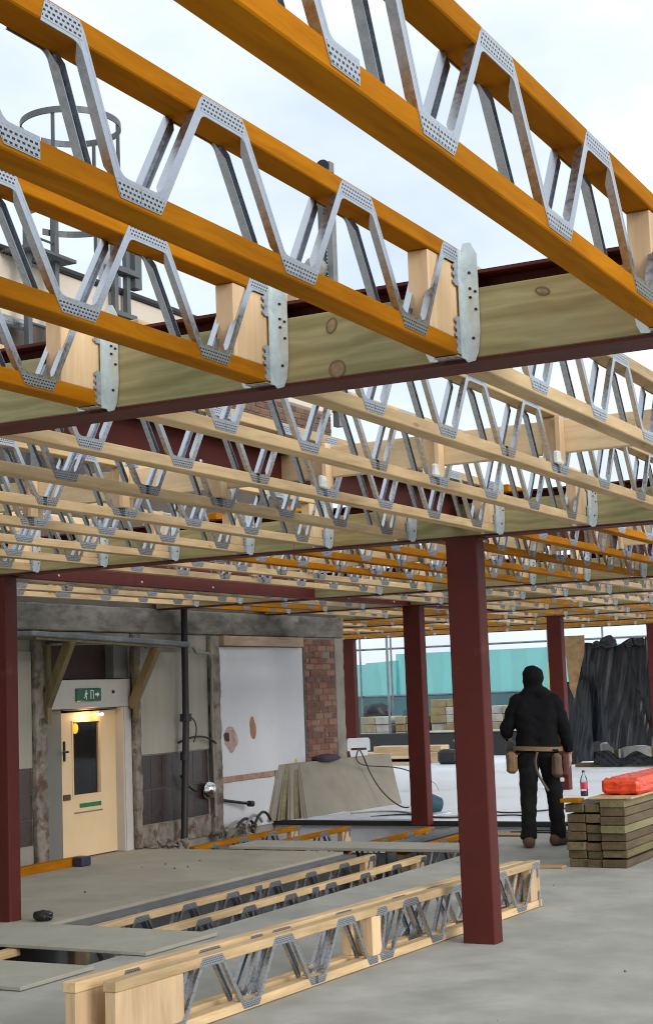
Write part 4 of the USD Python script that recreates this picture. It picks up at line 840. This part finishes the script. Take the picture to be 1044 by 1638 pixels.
TJ = {'pL': ((-.075, 0, .90), .112), 'pR': ((.075, 0, .90), .112), 'hL': ((-.095, 0, .79), .102), 'kL': ((-.105, .02, .475), .078), 'fL': ((-.118, -.005, .20), .070), 'aL': ((-.125, -.015, .10), .076), 'hR': ((.097, .02, .79), .102), 'kR': ((.135, .09, .475), .078), 'fR': ((.148, .125, .20), .070), 'aR': ((.15, .135, .10), .076)}
tr = hull_chain(TJ, [('pL', 'pR'), ('pL', 'hL'), ('pR', 'hR'), ('hL', 'kL'), ('kL', 'fL'), ('fL', 'aL'), ('hR', 'kR'), ('kR', 'fR'), ('fR', 'aR')]) - manifold3d.Manifold.cube((2, 2, .4), True).translate((0, 0, -.125))
tr = to_tri(tr, .025, 5); tv = np.array(tr.vertices); tr.vertices = tv + tr.vertex_normals * ((meshkit.fbm(tv * np.array([11, 11, 19]), 3, 6) - .5) * .024)[:, None]
part('trousers', tr, trous, per, smooth=True)
for nm, (x, y, a) in (('boot', (-.125, -.01, -.05)), ('boot', (.15, .14, .65))):
    dv = np.array([math.sin(a), math.cos(a), 0]); S = lambda p, r: manifold3d.Manifold.sphere(r, 18).translate(tuple(map(float, p))); base = np.array([x, y, 0])
    f = manifold3d.Manifold.batch_hull([S(base + (0, 0, .10), .062), S(base - dv * .055 + (0, 0, .05), .056), S(base + dv * .06 + (0, 0, .05), .058)]) + manifold3d.Manifold.batch_hull([S(base + dv * .04 + (0, 0, .06), .056), S(base + dv * .17 + (0, 0, .046), .047)])
    f = f - manifold3d.Manifold.cube((2, 2, .2), True).translate((0, 0, -.098))
    part(nm, to_tri(f, .018, 3), boot_m, per, smooth=50)
part('glove', to_tri(hand((-.275, .135, .985), (.10, .35, -.75), (1, .2, .2), 1), .008, 2), glove, per, smooth=True)
# tool belt with pouches
def ring(rx, ry, z0, z1, n=40, t=.006, tilt=-.05):
    a = np.linspace(0, 2 * np.pi, n, endpoint=False); V = []
    for k, z in ((1, z0), (1 + t / rx, z0), (1 + t / rx, z1), (1, z1)): V += [(rx * k * math.cos(q), ry * k * math.sin(q) - .005, z + tilt * rx * k * math.cos(q)) for q in a]
    F = []
    for s in range(4):
        for i in range(n):
            p, q_ = s * n + i, s * n + (i + 1) % n; r_, s_ = ((s + 1) % 4) * n + i, ((s + 1) % 4) * n + (i + 1) % n; F += [[p, q_, s_], [p, s_, r_]]
    m = trimesh.Trimesh(np.array(V), np.array(F), process=False); m.fix_normals(); return m
belt = part('tool_belt', ring(.222, .142, .885, .925), leather, per, smooth=30)
part('pouch', rough(cbox(-.300, -.195, -.10, .06, .68, .885, .03), .012, 9, 3, .03), leather, belt, smooth=50)
part('pouch', rough(cbox(.12, .215, -.165, -.08, .64, .86, .03), .012, 9, 5, .03), plain('dark_leather', (.11, .07, .035), .7, var=.3), belt, smooth=50)
part('pouch', rough(cbox(.205, .275, -.10, .05, .64, .85, .02), .010, 9, 7, .03), plain('red_brown_pouch', (.10, .022, .02), .7, var=.2), belt, smooth=50)
part('hammer_strap', rough(tube(curve([(-.005, -.165, .88), (-.02, -.17, .72), (.03, -.15, .60), (.075, -.13, .52)], 14), [.012] * 14, 7), .003, 12, 3, .02), plain('grey_brown_handle', (.09, .07, .05), .6), belt, smooth=40)
part('tape', cbox(.185, .225, -.185, -.166, .60, .64, .008), plain('white_tape_reel', (.65, .65, .65), .5), belt)
